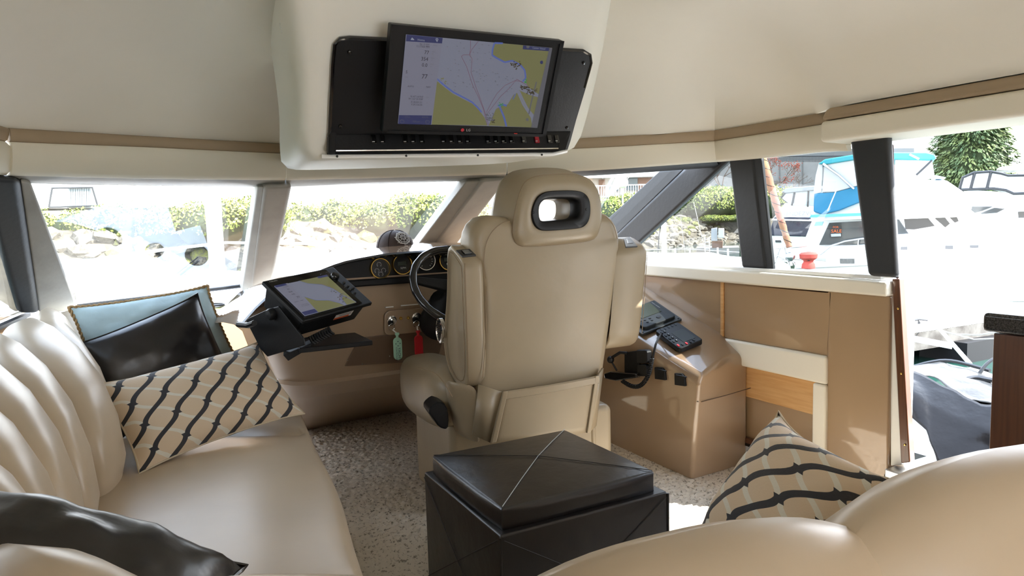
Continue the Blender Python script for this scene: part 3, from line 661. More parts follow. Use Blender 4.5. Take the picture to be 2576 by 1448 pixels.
bp = [(826, 391), (846, 392), (1390, 384), (1424, 376), (1432, 352), (1446, 300), (1470, 220), (1487, 158), (1484, 138), (1466, 127), (1300, 116), (1100, 104), (880, 94), (856, 97), (842, 112), (837, 160), (832, 260)]
m = MB(); m.prism([op(x, y, .002) for x, y in bp], on*.012); build('panel', m, M_black, oc, bevel=.004)
m = MB(); P = [op(x, y, .012) for x, y in bp[6:]+bp[:1]]; m.tube(P, .0055, 6); build('panel_beading', m, M_blackg, oc)
each('panel_screw', [op(x, y, .014) for x, y in ((879, 131), (856, 317), (1468, 158), (1426, 321))], on, [(.006, 0), (.005, .004), (0, .005)], M_blackg, oc, 10)
# switch strip, facing down and aft
sT = [op(842, 338, .016), op(1437, 330, .016)]; sB = [op(840, 378, .05), op(1412, 372, .05)]
m = MB(); m.hexa([sT[0], sT[1], sB[1], sB[0]], [p-on*.02 for p in (sT[0], sT[1], sB[1], sB[0])]); strip = build('switch_panel', m, M_black, oc, bevel=.003)
sn = (sT[1]-sT[0]).cross(sB[0]-sT[0]).normalized()
if sn.y > 0: sn = -sn
so_ = (sT[0]+sB[1])/2; su = (sT[1]-sT[0]).normalized(); sv_ = sn.cross(su)
if sv_.z < 0: sv_ = -sv_
M_mark = mat('switch_legend', (.45, .45, .43), .5); M_redsw = mat('red_rocker', (.35, .005, .02), .35)
for x in (939, 961, 1018, 1038, 1060, 1114, 1134, 1155, 1175, 1226, 1246, 1265, 1285, 1316, 1349, 1381, 1399):
    c = onP(x, 351-(x-1100)*.003, so_, sn); m = MB(); red = x == 1349
    m.prism([c+su*a*.0085+sv_*b*.0145 for a, b in ((-1, -1), (1, -1), (1, 1), (-1, 1))], sn*.007)
    s_ = build('rocker_switch', m, M_redsw if red else M_blackg, strip, bevel=.002, label='red rocker switch' if red else None)
m = MB()
for x in (939, 961, 1018, 1038, 1060, 1114, 1134, 1155, 1175, 1226, 1246, 1265, 1285, 1316, 1349, 1381, 1399):
    c = onP(x, 351-(x-1100)*.003, so_+sn*.0082, sn); m.prism([c+su*a*.004+sv_*(b*.0012-.006) for a, b in ((-1, -1), (1, -1), (1, 1), (-1, 1))], sn*.0005)
    c = onP(x, 338-(x-1100)*.003, so_+sn*.001, sn); m.prism([c+su*a*.006+sv_*(b*.001) for a, b in ((-1, -1), (1, -1), (1, 1), (-1, 1))], sn*.0005)
build('switch_legend', m, M_mark, strip, smooth=False)['kind'] = 'stuff'
# end cheeks and light lip
for x0_, x1_ in ((826, 845), (1404, 1432)):
    a, b, c, d = op(x0_+(4 if x0_ > 1000 else 2), 330, .012), op(x1_+(6 if x0_ > 1000 else 2), 330, .012), op(x1_-8*(x0_ > 1000), 389-(x0_-826)*.02, .06), op(x0_, 390-(x0_-826)*.02, .06)
    m = MB(); m.hexa([a, b, c, d], [p-on*.03 for p in (a, b, c, d)]); build('end_cheek', m, M_black, oc, bevel=.004)
m = MB(); m.tube([op(845, 379, .056), op(1404, 373, .056)], .0028, 6); build('alloy_strip', m, M_chrome, oc)
m = MB(); m.tube([op(810, 394, .02), op(846, 394, .03), op(1390, 388, .03), op(1425, 380, .02)], .007, 8); build('lower_lip', m, M_gelw, oc)
each('lip_screw', [op(x, 393-(x-848)*.008, .04) for x in (848, 1022, 1202, 1363)], on, [(.004, 0), (.003, .003), (0, .004)], M_blackg, oc)
# suction hook, cable and clear pad on the port cheek of the console
hp = onY(748, 76, 2.16)
sc_ = thing('suction_hook', 'white suction hook with hanging cable on the side of the overhead console', 'hook', hp)
hx = V((-.93, -.3, .1)).normalized()
m = MB(); m.lathe(hp, hx, [(.034, -.004), (.033, .003), (.018, .012), (.011, .022), (.010, .04), (0, .042)], 20); build('suction_cup', m, mat('clear_rubber', (.72, .71, .66), .3), sc_)
e_ = hp+hx*.045; m = MB(); m.ball(e_, .012, 10, 6); m.tube([e_, e_+V((0, 0, -.02))], .006, 8); build('hook_knob', m, M_gelw, sc_)
m = MB(); m.tube([e_+V((-.002, 0, .008)), e_+V((-.008, 0, .1)), e_+V((-.012, .0, .3)), e_+V((-.014, .0, .42))], [.005, .0022, .0022, .0022], 6); build('cable', m, M_gelw, sc_)
pp_ = onY(741, 140, 2.19); pu = V((-.3, .95, 0)).normalized(); pn = V((-.95, -.3, .05)).normalized(); pv = pn.cross(pu)
if pv.z < 0: pv = -pv
pd = thing('mounting_pad', 'clear oval adhesive pad with screws below the suction hook', 'pad', pp_)
m = MB(); m.prism([pp_+pu*(.05*math.cos(a))+pv*(.056*math.sin(a)) for a in [2*PI*i/28 for i in range(28)]], pn*.006); build('pad', m, mat('pad_plastic', (.66, .65, .64), .2), pd, bevel=.003)
each('pad_screw', [pp_+pu*(.042*math.cos(math.radians(a)))+pv*(.047*math.sin(math.radians(a)))+pn*.006 for a in (20, 95, 165, 240, 310)], pn, [(.004, 0), (.003, .002), (0, .003)], M_steel, pd)

# ---- chart plotter on its bracket
cq = [V((.424, 2.94, 1.036)), V((.757, 3.118, 1.067)), V((.873, 2.935, .916)), V((.541, 2.753, .885))]
cu_ = (cq[1]-cq[0]+cq[2]-cq[3]).normalized(); cv_ = (cq[0]-cq[3]+cq[1]-cq[2]); cv_ = (cv_-cu_*cv_.dot(cu_)).normalized(); cn = cu_.cross(cv_)
if cn.z < 0: cn = -cn
cc = sum(cq, V())/4; cw = (cq[1]-cq[0]).length; ch = (cq[0]-cq[3]).length
G = lambda x, y, k=0: cc+cu_*(x*cw)+cv_*(y*ch)+cn*k
cp = thing('chart_plotter', 'black chart plotter tilted on a bracket left of the steering wheel', 'chart plotter', G(0, -.5, -.25))
m = MB(); m.prism([G(-.5, -.5), G(.5, -.5), G(.5, .5), G(-.5, .5)], cn*-.018); build('front_frame', m, M_black, cp, bevel=.004)
m = MB(); m.hexa([G(-.46, -.44, -.018), G(.46, -.44, -.018), G(.46, .46, -.018), G(-.46, .46, -.018)], [G(-.44, -.36, -.12), G(.44, -.36, -.12), G(.44, .4, -.12), G(-.44, .4, -.12)]); build('casing', m, M_black, cp, bevel=.008)
m = MB(); m.prism([G(-.47, -.46, .0006), G(.36, -.46, .0006), G(.36, .47, .0006), G(-.47, .47, .0006)], cn*.0015); build('glass', m, mat('plotter_glass', (.006, .006, .007), .08, spec=.6), cp)
tsq = [onP(x, y, cc+cn*.003, cn) for x, y in ((693, 720), (819, 692), (896, 759), (765, 797))]
co = sum(tsq, V())/4; tw = ((tsq[1]-tsq[0]).length+(tsq[2]-tsq[3]).length)/2; th = ((tsq[0]-tsq[3]).length+(tsq[1]-tsq[2]).length)/2; TO = co-cu_*tw/2-cv_*th/2
ln = [[(.45, 1), (.55, .86), (.75, .74), (.86, .55), (.9, .35), (1, .1), (1, 1)]]; ls = [[(.28, .52), (.4, .34), (.6, .25), (.72, .1), (.76, 0), (.25, 0)], [(.8, .0), (.82, .2), (.9, .28), (1, .05), (1, 0)]]
cm, f, line = chart(cp, TO, cu_*tw, cv_*th, cn, [(l, 2) for l in ln], [(l, 2) for l in ls])
for l in ln+ls: line(l[:5], .0009, 1)
for tr in ([(.8, .15), (.88, .3), (.98, .15)], [(.7, .78), (.8, .72), (.97, .35)], [(.62, .24), (.75, .15), (.85, .3)]): line(tr, .0006, 8)
random.seed(5)
for _ in range(26):
    x, y = random.gauss(.84, .05), random.gauss(.3, .12)
    if x < .97 and 0 < y < .95: cm.poly([f(x+a, y+b, 6) for a, b in ((0, 0), (.025, 0), (.025, .02), (0, .02))], random.choice((7, 10, 1)))
cm.poly([f(x, y, 7) for x, y in ((0, 0), (.24, 0), (.24, 1), (0, 1))], 3); cm.poly([f(x, y, 9) for x, y in ((0, 0), (.24, 0), (.24, .11), (0, .11))], 4); cm.poly([f(x, y, 9) for x, y in ((0, .94), (.2, .94), (.2, 1), (0, 1))], 4); cm.poly([f(x, y, 9) for x, y in ((.8, .94), (1, .94), (1, 1), (.8, 1))], 4)
build('display', cm, CM, cp, smooth=False)
for s, x, y, h in (('77', .17, .78, .009), ('354', .17, .7, .009), ('0.0', .17, .62, .009), ('77', .2, .5, .011), ('AUTO', .11, .4, .005), ('NAV', .2, .4, .005), ("N 47°14.910'", .22, .28, .0045), ("W 122°25.928'", .22, .24, .0045), ('1:17:03 PM', .2, .88, .005)): txt('display_text', s, f(x, y, 14), cu_, cv_, h, E_ink, cp, 'RIGHT')
txt('maker_print', 'FURUNO', G(-.44, .43, .003), cu_, cv_, .007, M_mark, cp)
kp = onP(841, 698, cc+cn*.002, cn); m = MB(); m.lathe(kp, cn, [(.02, 0), (.02, .012), (.016, .018), (0, .019)], 20); build('rotary_knob', m, M_blackg, cp)
for x, y in ((808, 690), (822, 686), (836, 690), (866, 711), (868, 722), (876, 719), (882, 728), (889, 724), (893, 737)):
    p = onP(x, y, cc+cn*.001, cn); m = MB(); m.lathe(p, cn, [(.006, 0), (.005, .003), (0, .0035)], 10); build('key_button', m, M_blackg, cp)
# warning sticker under the lower edge
ds = -cv_; sn2 = (G(0, -.44, -.018)-G(0, -.36, -.12)).cross(cu_).normalized()
if sn2.z > 0 or sn2.y > 0: sn2 = -sn2 if sn2.y > 0 else sn2
s0 = G(.02, -.432, -.034); sd = (G(0, -.36, -.12)-G(0, -.44, -.018)).normalized(); sn2 = cu_.cross(sd).normalized()
if sn2.dot(cv_) > 0: sn2 = -sn2
m = MB(); e = lambda x, y, k: s0+cu_*x+sd*y+sn2*(.003+k)
m.poly([e(0, 0, 0), e(.10, 0, 0), e(.10, .032, 0), e(0, .032, 0)], 0); m.poly([e(0, .02, .0006), e(.085, .02, .0006), e(.085, .032, .0006), e(0, .032, .0006)], 1)
for k in range(3): m.poly([e(.02, .004+k*.005, .0006), e(.09, .004+k*.005, .0006), e(.09, .006+k*.005, .0006), e(.02, .006+k*.005, .0006)], 2)
build('warning_sticker', m, [M_gelw, mat('sticker_orange', (.75, .13, .04), .5), M_ink], cp, smooth=False)
# bracket
bo = G(-.5, -.5, 0); bn = -cu_
def bk(px, py, k=0): return onP(px, py, bo+bn*k, bn)
m = MB(); m.prism([bk(x, y, .012) for x, y in ((618, 806), (625, 800), (672, 778), (700, 770), (762, 850), (766, 868), (672, 897), (655, 878))], bn*-.008); build('bracket_plate', m, M_black, cp, bevel=.003)
m = MB(); c = bk(685, 789, .016); m.lathe(c, bn, [(.024, -.01), (.024, .012), (.018, .022), (0, .024)], 20); build('clamp_knob', m, M_black, cp)
m = MB(); m.hexa([bk(664, 884), bk(672, 897), bk(672, 897)+V((0, 0, -.0)), bk(664, 884)], [onP(x, y, G(.3, -.45, -.1), bn) for x, y in ((822, 838), (830, 848), (836, 838), (828, 828))]); build('bracket_tray', m, M_black, cp, bevel=.003)
m = MB(); a = G(-.45, -.5, -.13); m.box((a.x, a.y-.02, a.z-.03), (a.x+.3, a.y+.25, a.z-.01)); build('bracket_base', m, M_black, cp, bevel=.004)
m = MB(); q = [onY(x, y, 2.83) for x, y in ((712, 893), (786, 862), (782, 874), (725, 908))]; m.prism(q, (.01, .05, .01)); build('bracket_tab', m, M_black, cp, bevel=.003)
m = MB()
for k in range(9):
    q = onY(778+k*6, 846-k*3.0, 2.80); m.tube([q, q+V((.006, -.012, -.02)), q+V((.02, -.004, -.03))], .005, 6)
build('connector_loom', m, M_black, cp)
m = MB(); m.tube([onY(*p) for p in ((600, 816, 3.0), (625, 818, 2.9), (640, 812, 2.85))], .012, 8); build('arm_stub', m, M_black, cp)
# white cap with an emblem lying on the hood
k0 = onY(1003, 612, 3.40); capo = thing('ball_cap', 'dark brown ball cap with pale ring emblem lying on the dash hood', 'cap', k0-V((0, 0, .0)))
cb = V((k0.x+.0, 3.46, k0.z-.038)); m = MB(); g = []
for i in range(9):
    t = i/8*PI/2; g.append([cb+V((.098*math.cos(t)**.8*math.cos(a), .10*math.cos(t)**.8*math.sin(a), .105*math.sin(t)**.9)) for a in [2*PI*j/24 for j in range(24)]])
m.grid(g, cv=True); mc_cap = mat('cap_twill', (.055, .035, .03), .7, bump=.1, bscale=60); build('crown', m, mc_cap, capo)
for a in (-130, -50, 10, 130, 190):
    a = math.radians(a); m = MB(); m.tube([cb+V((.0995*math.cos(t)**.8*math.cos(a), .1015*math.cos(t)**.8*math.sin(a), .1065*math.sin(t)**.9)) for t in [i/8*PI/2*.98 for i in range(9)]], .0016, 5); build('crown_seam', m, mat('cap_seam', (.03, .018, .016), .8), capo)
m = MB(); g = []
for i in range(13):
    a = math.radians(150+i*60/12); g.append([cb+V((r*.1*math.cos(a)*1.0-.0, r*.1*math.sin(a)*.9, -.0+(.012-(r-1)*.03)*1.0)) for r in (.95, 1.2, 1.5)])
m.grid(g); build('visor', m, mc_cap, capo, solid=.004)
M_emb = mat('emblem_thread', (.6, .58, .56), .6)
def capp(th_, ph): # point on the crown
    return cb+V((.1005*math.cos(ph)**.8*math.cos(th_), .1025*math.cos(ph)**.8*math.sin(th_), .1075*math.sin(ph)**.9))
m = MB(); ec = (math.radians(-78), math.radians(38))
def er(r, a): return capp(ec[0]+r*math.cos(a)*1.25, ec[1]+r*math.sin(a))
for r in (.14, .26, .36): m.tube([er(r*(1+.04*math.sin(8*a)), a) for a in [2*PI*i/32 for i in range(32)]], .0016 if r < .3 else .003, 5, closed=True)
for k in range(8): a = k*PI/4; m.tube([er(.05, a), er(.2, a), er(.44, a)], .0016, 5)
for k in range(24): a = k*PI/12; m.tube([er(.29, a), er(.33, a+.05)], .0022, 5)
build('emblem', m, M_emb, capo)

# ================================================================ STARBOARD POD
pod = thing('side_console', 'tan moulded console pod between helm chair and starboard side', 'console', (2.42, 2.8, 0))
def psec(y, zi, zo, dy=(0, 0, 0, 0, 0)): return [V((2.245, y+dy[0], 0)), V((2.225, y+dy[1]-.0, zi)), V((2.5, y+dy[2], zo)), V((2.63, y+dy[3], zo-.02)), V((2.63, y+dy[4], 0))]
secs = [psec(2.45, .515, .565, (0, -.075, .01, .015, .015)), psec(2.62, .575, .66), psec(2.94, .667, .765), psec(3.26, .765, .868)]
m = MB(); g = []
for s in secs:
    s2 = [s[0], s[0].lerp(s[1], .74), s[1]+V((.0, 0, -.035)), s[1]+V((.022, 0, .005)), s[1].lerp(s[2], .5), s[2]+V((-.03, 0, -.01)), s[2]+V((.02, 0, -.002)), s[3], s[4]]; g.append(s2)
b = m.grid(g)
# rounded aft end
a0 = g[0]; ctr = [p+V((0, -.0, 0)) for p in a0]
m.f.append(tuple(b+j for j in range(9))); m.mi.append(0)
build('pod_shell', m, mat('pod_gelcoat_shaded', (.29, .195, .118), .3, coat=1, var=.03, vscale=2), pod, bevel=.028, seg=4)  # darker copy of the wall gelcoat, the pod's shade put into its colour
m = MB(); sp = [onX(1617, 974, 2.236), onX(1690, 990, 2.236), onX(1757, 1010, 2.236)]; m.tube([V((2.238, 3.1, .375))]+sp, .0022, 5); m.tube([V((2.25, 2.388, .39)), V((2.42, 2.41, .39)), V((2.6, 2.42, .40))], .0022, 5); build('moulding_joint', m, mat('joint_line', (.08, .05, .03), .8), pod)  # dark seam line where the pod mouldings meet
tp0, tp1, tp2 = V((2.225, 2.62, .578)), V((2.5, 2.62, .662)), V((2.225, 3.2, .748)); tnn = (tp1-tp0).cross(tp2-tp0).normalized()
if tnn.z < 0: tnn = -tnn
def tt(px, py, k=0): return onP(px, py, tp0+tnn*(.004+k), tnn)
ap = [tt(1622, 750), tt(1692, 798), tt(1641, 855), tt(1572, 806)]
au = (ap[1]-ap[0]).normalized(); av = tnn.cross(au); av = av if av.dot(ap[0]-ap[3]) > 0 else -av
aw = ((ap[1]-ap[0]).length+(ap[2]-ap[3]).length)/2; ah = ((ap[0]-ap[3]).length+(ap[1]-ap[2]).length)/2; ac = sum(ap, V())/4
def flatbox(c, u, v, nrm, w_, h_, d, name, mt, par, r=.01, bev=.003, dx=0, dy=0, dz=0):
    m = MB(); m.prism([c+u*(x+dx)+v*(y+dy)+nrm*dz for x, y in rrect(w_, h_, r)], nrm*d); return build(name, m, mt, par, bevel=bev)
M_dev = mat('slate_plastic', (.024, .027, .029), .5, bump=.04, bscale=150, spec=.2)
apd = thing('autopilot_display', 'square dark grey autopilot display with green-grey screen on the pod top', 'display', ac)
flatbox(ac, au, av, tnn, aw, ah, .014, 'back_plate', mat('plate_plastic', (.017, .02, .022), .5), apd, .008)
flatbox(ac, au, av, tnn, aw*.83, ah*.8, .03, 'front_case', M_dev, apd, .02, .005, dy=.004)
flatbox(ac, au, av, tnn, aw*.46, ah*.5, .032, 'screen', mat('lcd_olive', (.02, .024, .012), .35, spec=.2), apd, .004, .001, dx=-aw*.14, dy=.008)
for k, (x, y) in enumerate(((.24, .1), (.18, -.08), (.27, -.09), (.18, -.2), (.27, -.2), (.02, -.29), (.15, -.29))):
    m = MB(); m.lathe(ac+au*(x*aw)+av*(y*ah)+tnn*.03, tnn, [(.014 if k == 0 else .007, 0), (.012 if k == 0 else .006, .003), (0, .004)], 12); build('key_button', m, M_black, apd)
txt('print', 'FURUNO  NAVPILOT', ac+au*(-.36*aw)+av*(.325*ah)+tnn*.0306, au, av, .006, M_mark, apd)
each('plate_screw', [ac+au*(a*aw*.45)+av*(b*ah*.44)+tnn*.014 for a, b in ((-1, -1), (1, -1), (1, 1), (-1, 1))], tnn, [(.006, 0), (.004, .003), (0, .003)], M_black, apd)
rp_ = [tt(1694, 816), tt(1757, 860), tt(1722, 896), tt(1660, 848)]; rc = sum(rp_, V())/4; ru = (rp_[1]-rp_[0]+rp_[2]-rp_[3]).normalized(); rv = tnn.cross(ru); rv = rv if rv.dot(rp_[0]-rp_[3]) > 0 else -rv
rw = ((rp_[1]-rp_[0]).length+(rp_[2]-rp_[3]).length)/2; rh = ((rp_[0]-rp_[3]).length+(rp_[1]-rp_[2]).length)/2
vr = thing('vhf_radio', 'black marine radio with red keys and coiled handset lead on the pod top', 'radio', rc)
flatbox(rc, ru, rv, tnn, rw, rh, .03, 'case', M_black, vr, .016, .006)
flatbox(rc, ru, rv, tnn, rw*.5, rh*.5, .0315, 'screen', mat('lcd_dark', (.015, .017, .013), .3, spec=.2), vr, .004, .001, dx=.02, dy=.014)
for k in range(5):
    m = MB(); a = rc-ru*(rw*.42)+rv*(rh*(-.3+.15*k))+tnn*.03; m.prism([a+ru*x+rv*y for x, y in rrect(.02, .006, .0028, 3)], tnn*.002); build('speaker_slot', m, M_black, vr)
M_rk = mat('red_key', (.5, .015, .02), .4)
for k, (x, y, c) in enumerate([(-.3+.16*i, -.28, 0) for i in range(4)]+[(-.3+.16*i, -.4, 0) for i in range(4)]+[(.4, .2, 0), (.42, .05, 0), (.42, -.12, 1), (.4, -.27, 0), (.38, -.42, 1)]):
    m = MB(); a = rc+ru*(x*rw)+rv*(y*rh)+tnn*.03; m.prism([a+ru*p+rv*q for p, q in rrect(.017, .008, .003, 3)], tnn*.004); build('key_button', m, M_rk if c else M_dev, vr, label='red radio key' if c else None)
m = MB()
for k in range(4): a = rc+ru*((-.3+.16*k)*rw)+rv*(-.28*rh)+tnn*.0345; m.prism([a+ru*p+rv*q for p, q in ((-.004, -.001), (.004, -.001), (.004, .001), (-.004, .001))], tnn*.0006)
build('key_legend', m, M_dialw, vr, smooth=False)
# lead: straight then coiled down to the hand microphone on the inboard face
XF = 2.2
def fx(px, py, k=0): return onX(px, py, XF-k)
p_ = [rp_[3].lerp(rp_[0], .3)+tnn*.012, fx(1652, 856, .0), fx(1645, 885, .02), fx(1641, 905, .02)]
m = MB(); m.tube(smoothc(p_, 2), .006, 8); build('lead', m, M_black, vr)
ax_ = smoothc([fx(1641, 900, .02), fx(1632, 945, .03), fx(1612, 972, .03), fx(1588, 972, .03), fx(1566, 958, .02)], 3); ax_ = rs(ax_, 260)
hel = []
for i, p in enumerate(ax_):
    t = (ax_[min(i+1, 259)]-ax_[max(i-1, 0)]).normalized(); a = V((1, 0, 0)); a = (a-t*a.dot(t)).normalized(); b = t.cross(a); an = i*2*PI/7.5
    hel.append(p+(a*math.cos(an)+b*math.sin(an))*.009)
m = MB(); m.tube(hel, .0032, 5); build('coil', m, M_black, vr)
mi_ = thing('hand_microphone', 'black hand microphone clipped to the inboard face of the pod', 'microphone', fx(1628, 945))
for y0, y1, x0, x1 in ((878, 912, 1614, 1641), (914, 944, 1616, 1640)):
    m = MB(); m.prism([onX(x, y, 2.226) for x, y in ((x0, y0), (x1-4, y0), (x1, y0+6), (x1, y1-5), (x1-4, y1), (x0+2, y1), (x0, y1-6))], (-.035, 0, 0)); build('microphone_half', m, M_black, mi_, bevel=.006)
br = thing('device_bracket', 'black jointed bracket on the inboard pod face beside the chair back', 'bracket', fx(1590, 950))
m = MB(); m.prism([onX(x, y, 2.228) for x, y in ((1574, 886), (1612, 880), (1612, 944), (1574, 950))], (-.01, 0, 0)); build('mount_plate', m, M_black, br, bevel=.004)
m = MB(); m.prism([onX(x, y, 2.2) for x, y in ((1530, 938), (1545, 932), (1612, 938), (1612, 948), (1560, 956), (1532, 950))], (-.03, 0, 0)); build('cradle', m, M_blackg, br, bevel=.005)
m = MB(); m.tube([fx(1534, 902, .03), fx(1560, 886, .02), fx(1578, 888, 0)], .008, 8); m.tube([fx(1536, 905, .03), fx(1552, 932, .01)], .005, 8); build('swivel_arm', m, M_black, br)
m = MB(); m.ball(fx(1536, 904, .03), .02, 12, 8); build('swivel_ball', m, M_black, br)
for x, y, lb in ((1665, 938, 'black shuttered socket cover on the pod, nearer the chair'), (1715, 953, 'black shuttered socket cover on the pod, nearer the pod corner')):
    o = onX(x, y, 2.226); sc2 = thing('socket_cover', lb, 'socket', o); m = MB(); s_ = .92
    m.prism([onX(x+dx*s_, y+dy*s_, 2.23) for dx, dy in ((-15, -17), (4, -16), (13, -7), (15, 19), (-14, 15))], (-.014, 0, 0)); build('cover', m, M_black, sc2, bevel=.003)
    m = MB(); m.tube([onX(x-14, y-10, 2.214), onX(x+12, y-5, 2.214)], .003, 6); build('hinge', m, M_black, sc2)
# porthole down in the recess
pc = onX(1905, 1148, 2.635); ph = thing('porthole', 'wood-framed porthole low in the starboard recess beside the pod', 'porthole', pc)
def rg(w_, h_, r, x): return [V((x, pc.y+a, pc.z-.0+b)) for a, b in rrect(w_, h_, r, 6)]
m = MB(); m.grid([rg(.42, .17, .08, 2.64), rg(.42, .17, .08, 2.615), rg(.35, .12, .055, 2.61), rg(.35, .12, .055, 2.64)], cv=True, cu=True); build('frame', m, M_wood, ph, bevel=.004)
m = MB(); m.grid([rg(.35, .12, .055, 2.632), rg(.35, .12, .055, 2.612), rg(.31, .09, .04, 2.612), rg(.31, .09, .04, 2.632)], cv=True, cu=True); build('gasket', m, M_black, ph)
m = MB(); m.poly(rg(.31, .09, .04, 2.63)); build('pane', m, mat('porthole_glass', (.75, .77, .78), .08), ph)
# ================================================================ HELM CHAIR
ch_ = thing('helm_chair', 'tan leather helm chair seen from behind, black oval window in its headrest', 'chair', (1.5, 2.75, 0))
YB = 2.5
def oy(px, py, y=YB): return onY(px, py, y)
def loft(name, outl, prof, mt, par, cap=(True, True), uvk=None, ang=80):
    """outl: closed outline; prof: list of (dy, inset) rings"""
    n = len(outl); c = sum(outl, V())/n; m = MB(); R = []
    for dy, ins in prof:
        r = []
        for i, p in enumerate(outl):
            t = (outl[(i+1) % n]-outl[i-1]); nr = V((-t.z, 0, t.x)).normalized()
            if nr.dot(c-p) < 0: nr = -nr
            r.append(p+nr*ins+V((0, dy, 0)))
        R.append(r)
    b = m.grid(R, cv=True)
    for k, on_ in ((0, cap[0]), (len(R)-1, cap[1])):
        if on_:
            # domed cap: rings shrinking to the centre
            base = R[k]; prev = b+k*n
            m.f.append(tuple(prev+j for j in range(n))); m.mi.append(0)
    return build(name, m, mt, par, ang=ang)
def puff(d, r=.035, k=5):
    out = []
    for i in range(k+1):
        a = i/k*PI/2; out.append((r*(1-math.sin(a)), r*(1-math.cos(a))))
    out = [(y, ins) for y, ins in out]
    pr = [(r*(1-math.sin(a)), r*(1-math.cos(a))) for a in [PI/2*(1-i/k) for i in range(k+1)]]
    # from rear face (dy=0, inset r) round to side (dy=r, inset 0)
    fr_ = [(r-r*math.cos(a), r-r*math.sin(a)) for a in [i/k*PI/2 for i in range(k+1)]]
    bk_ = [(d-y, i) for y, i in fr_[::-1]]
    return fr_+bk_
bo_ = [(1196, 1095), (1199, 1000), (1204, 950), (1212, 850), (1214, 740), (1206, 680), (1190, 640), (1186, 600), (1200, 560), (1225, 541), (1250, 540), (1290, 548), (1330, 560), (1460, 556), (1500, 540), (1522, 531), (1545, 545), (1562, 572), (1567, 610), (1562, 680), (1546, 790), (1530, 900), (1517, 985), (1500, 1060), (1492, 1100)]
bl = rs(smoothc([oy(x, y) for x, y in bo_], 2, True), 80, True)
bk0 = loft('backrest', bl, [(y, i) for y, i in puff(.15, .045)], M_chair, ch_)
m = MB()
sl_ = rs(smoothc([oy(x, y, YB-.012) for x, y in ((1222, 700), (1216, 660), (1222, 610), (1238, 580), (1262, 560), (1283, 555))], 2), 20); m.tube(sl_, .0016, 5)
sl_ = rs(smoothc([oy(x, y, YB-.012) for x, y in ((1553, 600), (1546, 570), (1530, 548), (1518, 543))], 2), 14); m.tube(sl_, .0016, 5)
m.tube([oy(*p, YB-.013) for p in ((1224, 720), (1222, 850), (1214, 950))], .0016, 5)
build('seam', m, M_seam, ch_)['kind'] = 'stuff'
# headrest with a real window through it
ho = [(1296, 607), (1290, 585), (1295, 545), (1302, 510), (1314, 470), (1326, 452), (1350, 441), (1400, 436), (1440, 436), (1473, 441), (1496, 455), (1512, 486), (1518, 530), (1517, 560), (1508, 594), (1494, 606), (1450, 612), (1400, 617), (1330, 622), (1310, 620)]
hl = rs(smoothc([oy(x, y, YB-.015) for x, y in ho], 2, True), 64, True)
hw = [(1352, 530), (1354, 516), (1362, 504), (1374, 499), (1420, 498), (1445, 499), (1454, 506), (1455, 530), (1452, 544), (1444, 551), (1400, 555), (1362, 558), (1354, 552)]
wl0 = rs(smoothc([oy(x, y, YB-.015) for x, y in hw], 2, True), 128, True); wcn = sum(wl0, V())/128
def ang_match(c, src, tgt):
    out = []
    for p in src:
        a = math.atan2(p.z-c.z, p.x-c.x); out.append(min(tgt, key=lambda q: abs(math.remainder(math.atan2(q.z-c.z, q.x-c.x)-a, 2*PI))))
    return out
win = [p.copy() for p in ang_match(wcn, hl, wl0)]
def ring_at(outer, inner, t, dy): return [o_.lerp(i_, t)+V((0, dy, 0)) for o_, i_ in zip(outer, inner)]
hcn = sum(hl, V())/64
big = [hcn+(p-hcn)*1.10+V((-.012, 0, .018)) for p in hl]
m = MB(); D_ = .19
R = [ring_at(hl, win, .9, .0), ring_at(hl, win, .55, -.012), ring_at(hl, win, .18, -.008), ring_at(hl, win, .04, .004), ring_at(hl, hl, 0, .02), [a.lerp(b, .55)+V((0, .08, 0)) for a, b in zip(hl, big)], [b+V((0, .13, 0)) for b in big], [b.lerp(i_, .06)+V((0, .165, 0)) for b, i_ in zip(big, win)], ring_at(big, win, .2, D_), ring_at(big, win, .9, D_), ring_at(big, win, 1, D_-.01), ring_at(big, win, 1, .02)]
m.grid(R, cu=True, cv=True); build('headrest', m, M_chair, ch_, ang=80)
m = MB(); m.tube(ring_at(hl, win, .02, .012), .002, 5, closed=True); build('headrest_seam', m, M_seam, ch_)
ro_ = [(1333, 548), (1333, 530), (1340, 508), (1352, 490), (1370, 481), (1395, 479), (1440, 478), (1465, 482), (1479, 496), (1484, 520), (1482, 548), (1474, 566), (1460, 575), (1430, 578), (1390, 581), (1360, 582), (1344, 574)]
rl = rs(smoothc([oy(x, y, YB-.015) for x, y in ro_], 2, True), 64, True); ri = ang_match(wcn, rl, wl0)
m = MB(); m.grid([[p+V((0, -.006, 0)) for p in rl], ring_at(rl, ri, .12, -.016), ring_at(rl, ri, .8, -.016), ring_at(rl, ri, 1.02, -.008), ring_at(rl, ri, 1.03, .06), ring_at(rl, ri, .9, .06), [p+V((0, .02, 0)) for p in rl]], cv=True, cu=True); build('window_ring', m, M_black, ch_, ang=60)
m = MB()
for x, y in ((1342, 534), (1475, 526)): m.lathe(oy(x, y, YB-.031), (0, -1, 0), [(.006, 0), (.004, .002), (0, .002)], 8)
build('ring_screw', m, M_black, ch_)['kind'] = 'stuff'
# folded-up armrests: narrow at the top, deep and rounded at the lower end
def arm(lx, label, pts_rear, pts_front):
    a = rs(smoothc([V(p) for p in pts_rear], 2, True), 56, True); b = rs(smoothc([V(p) for p in pts_front], 2, True), 56, True)
    return a, b
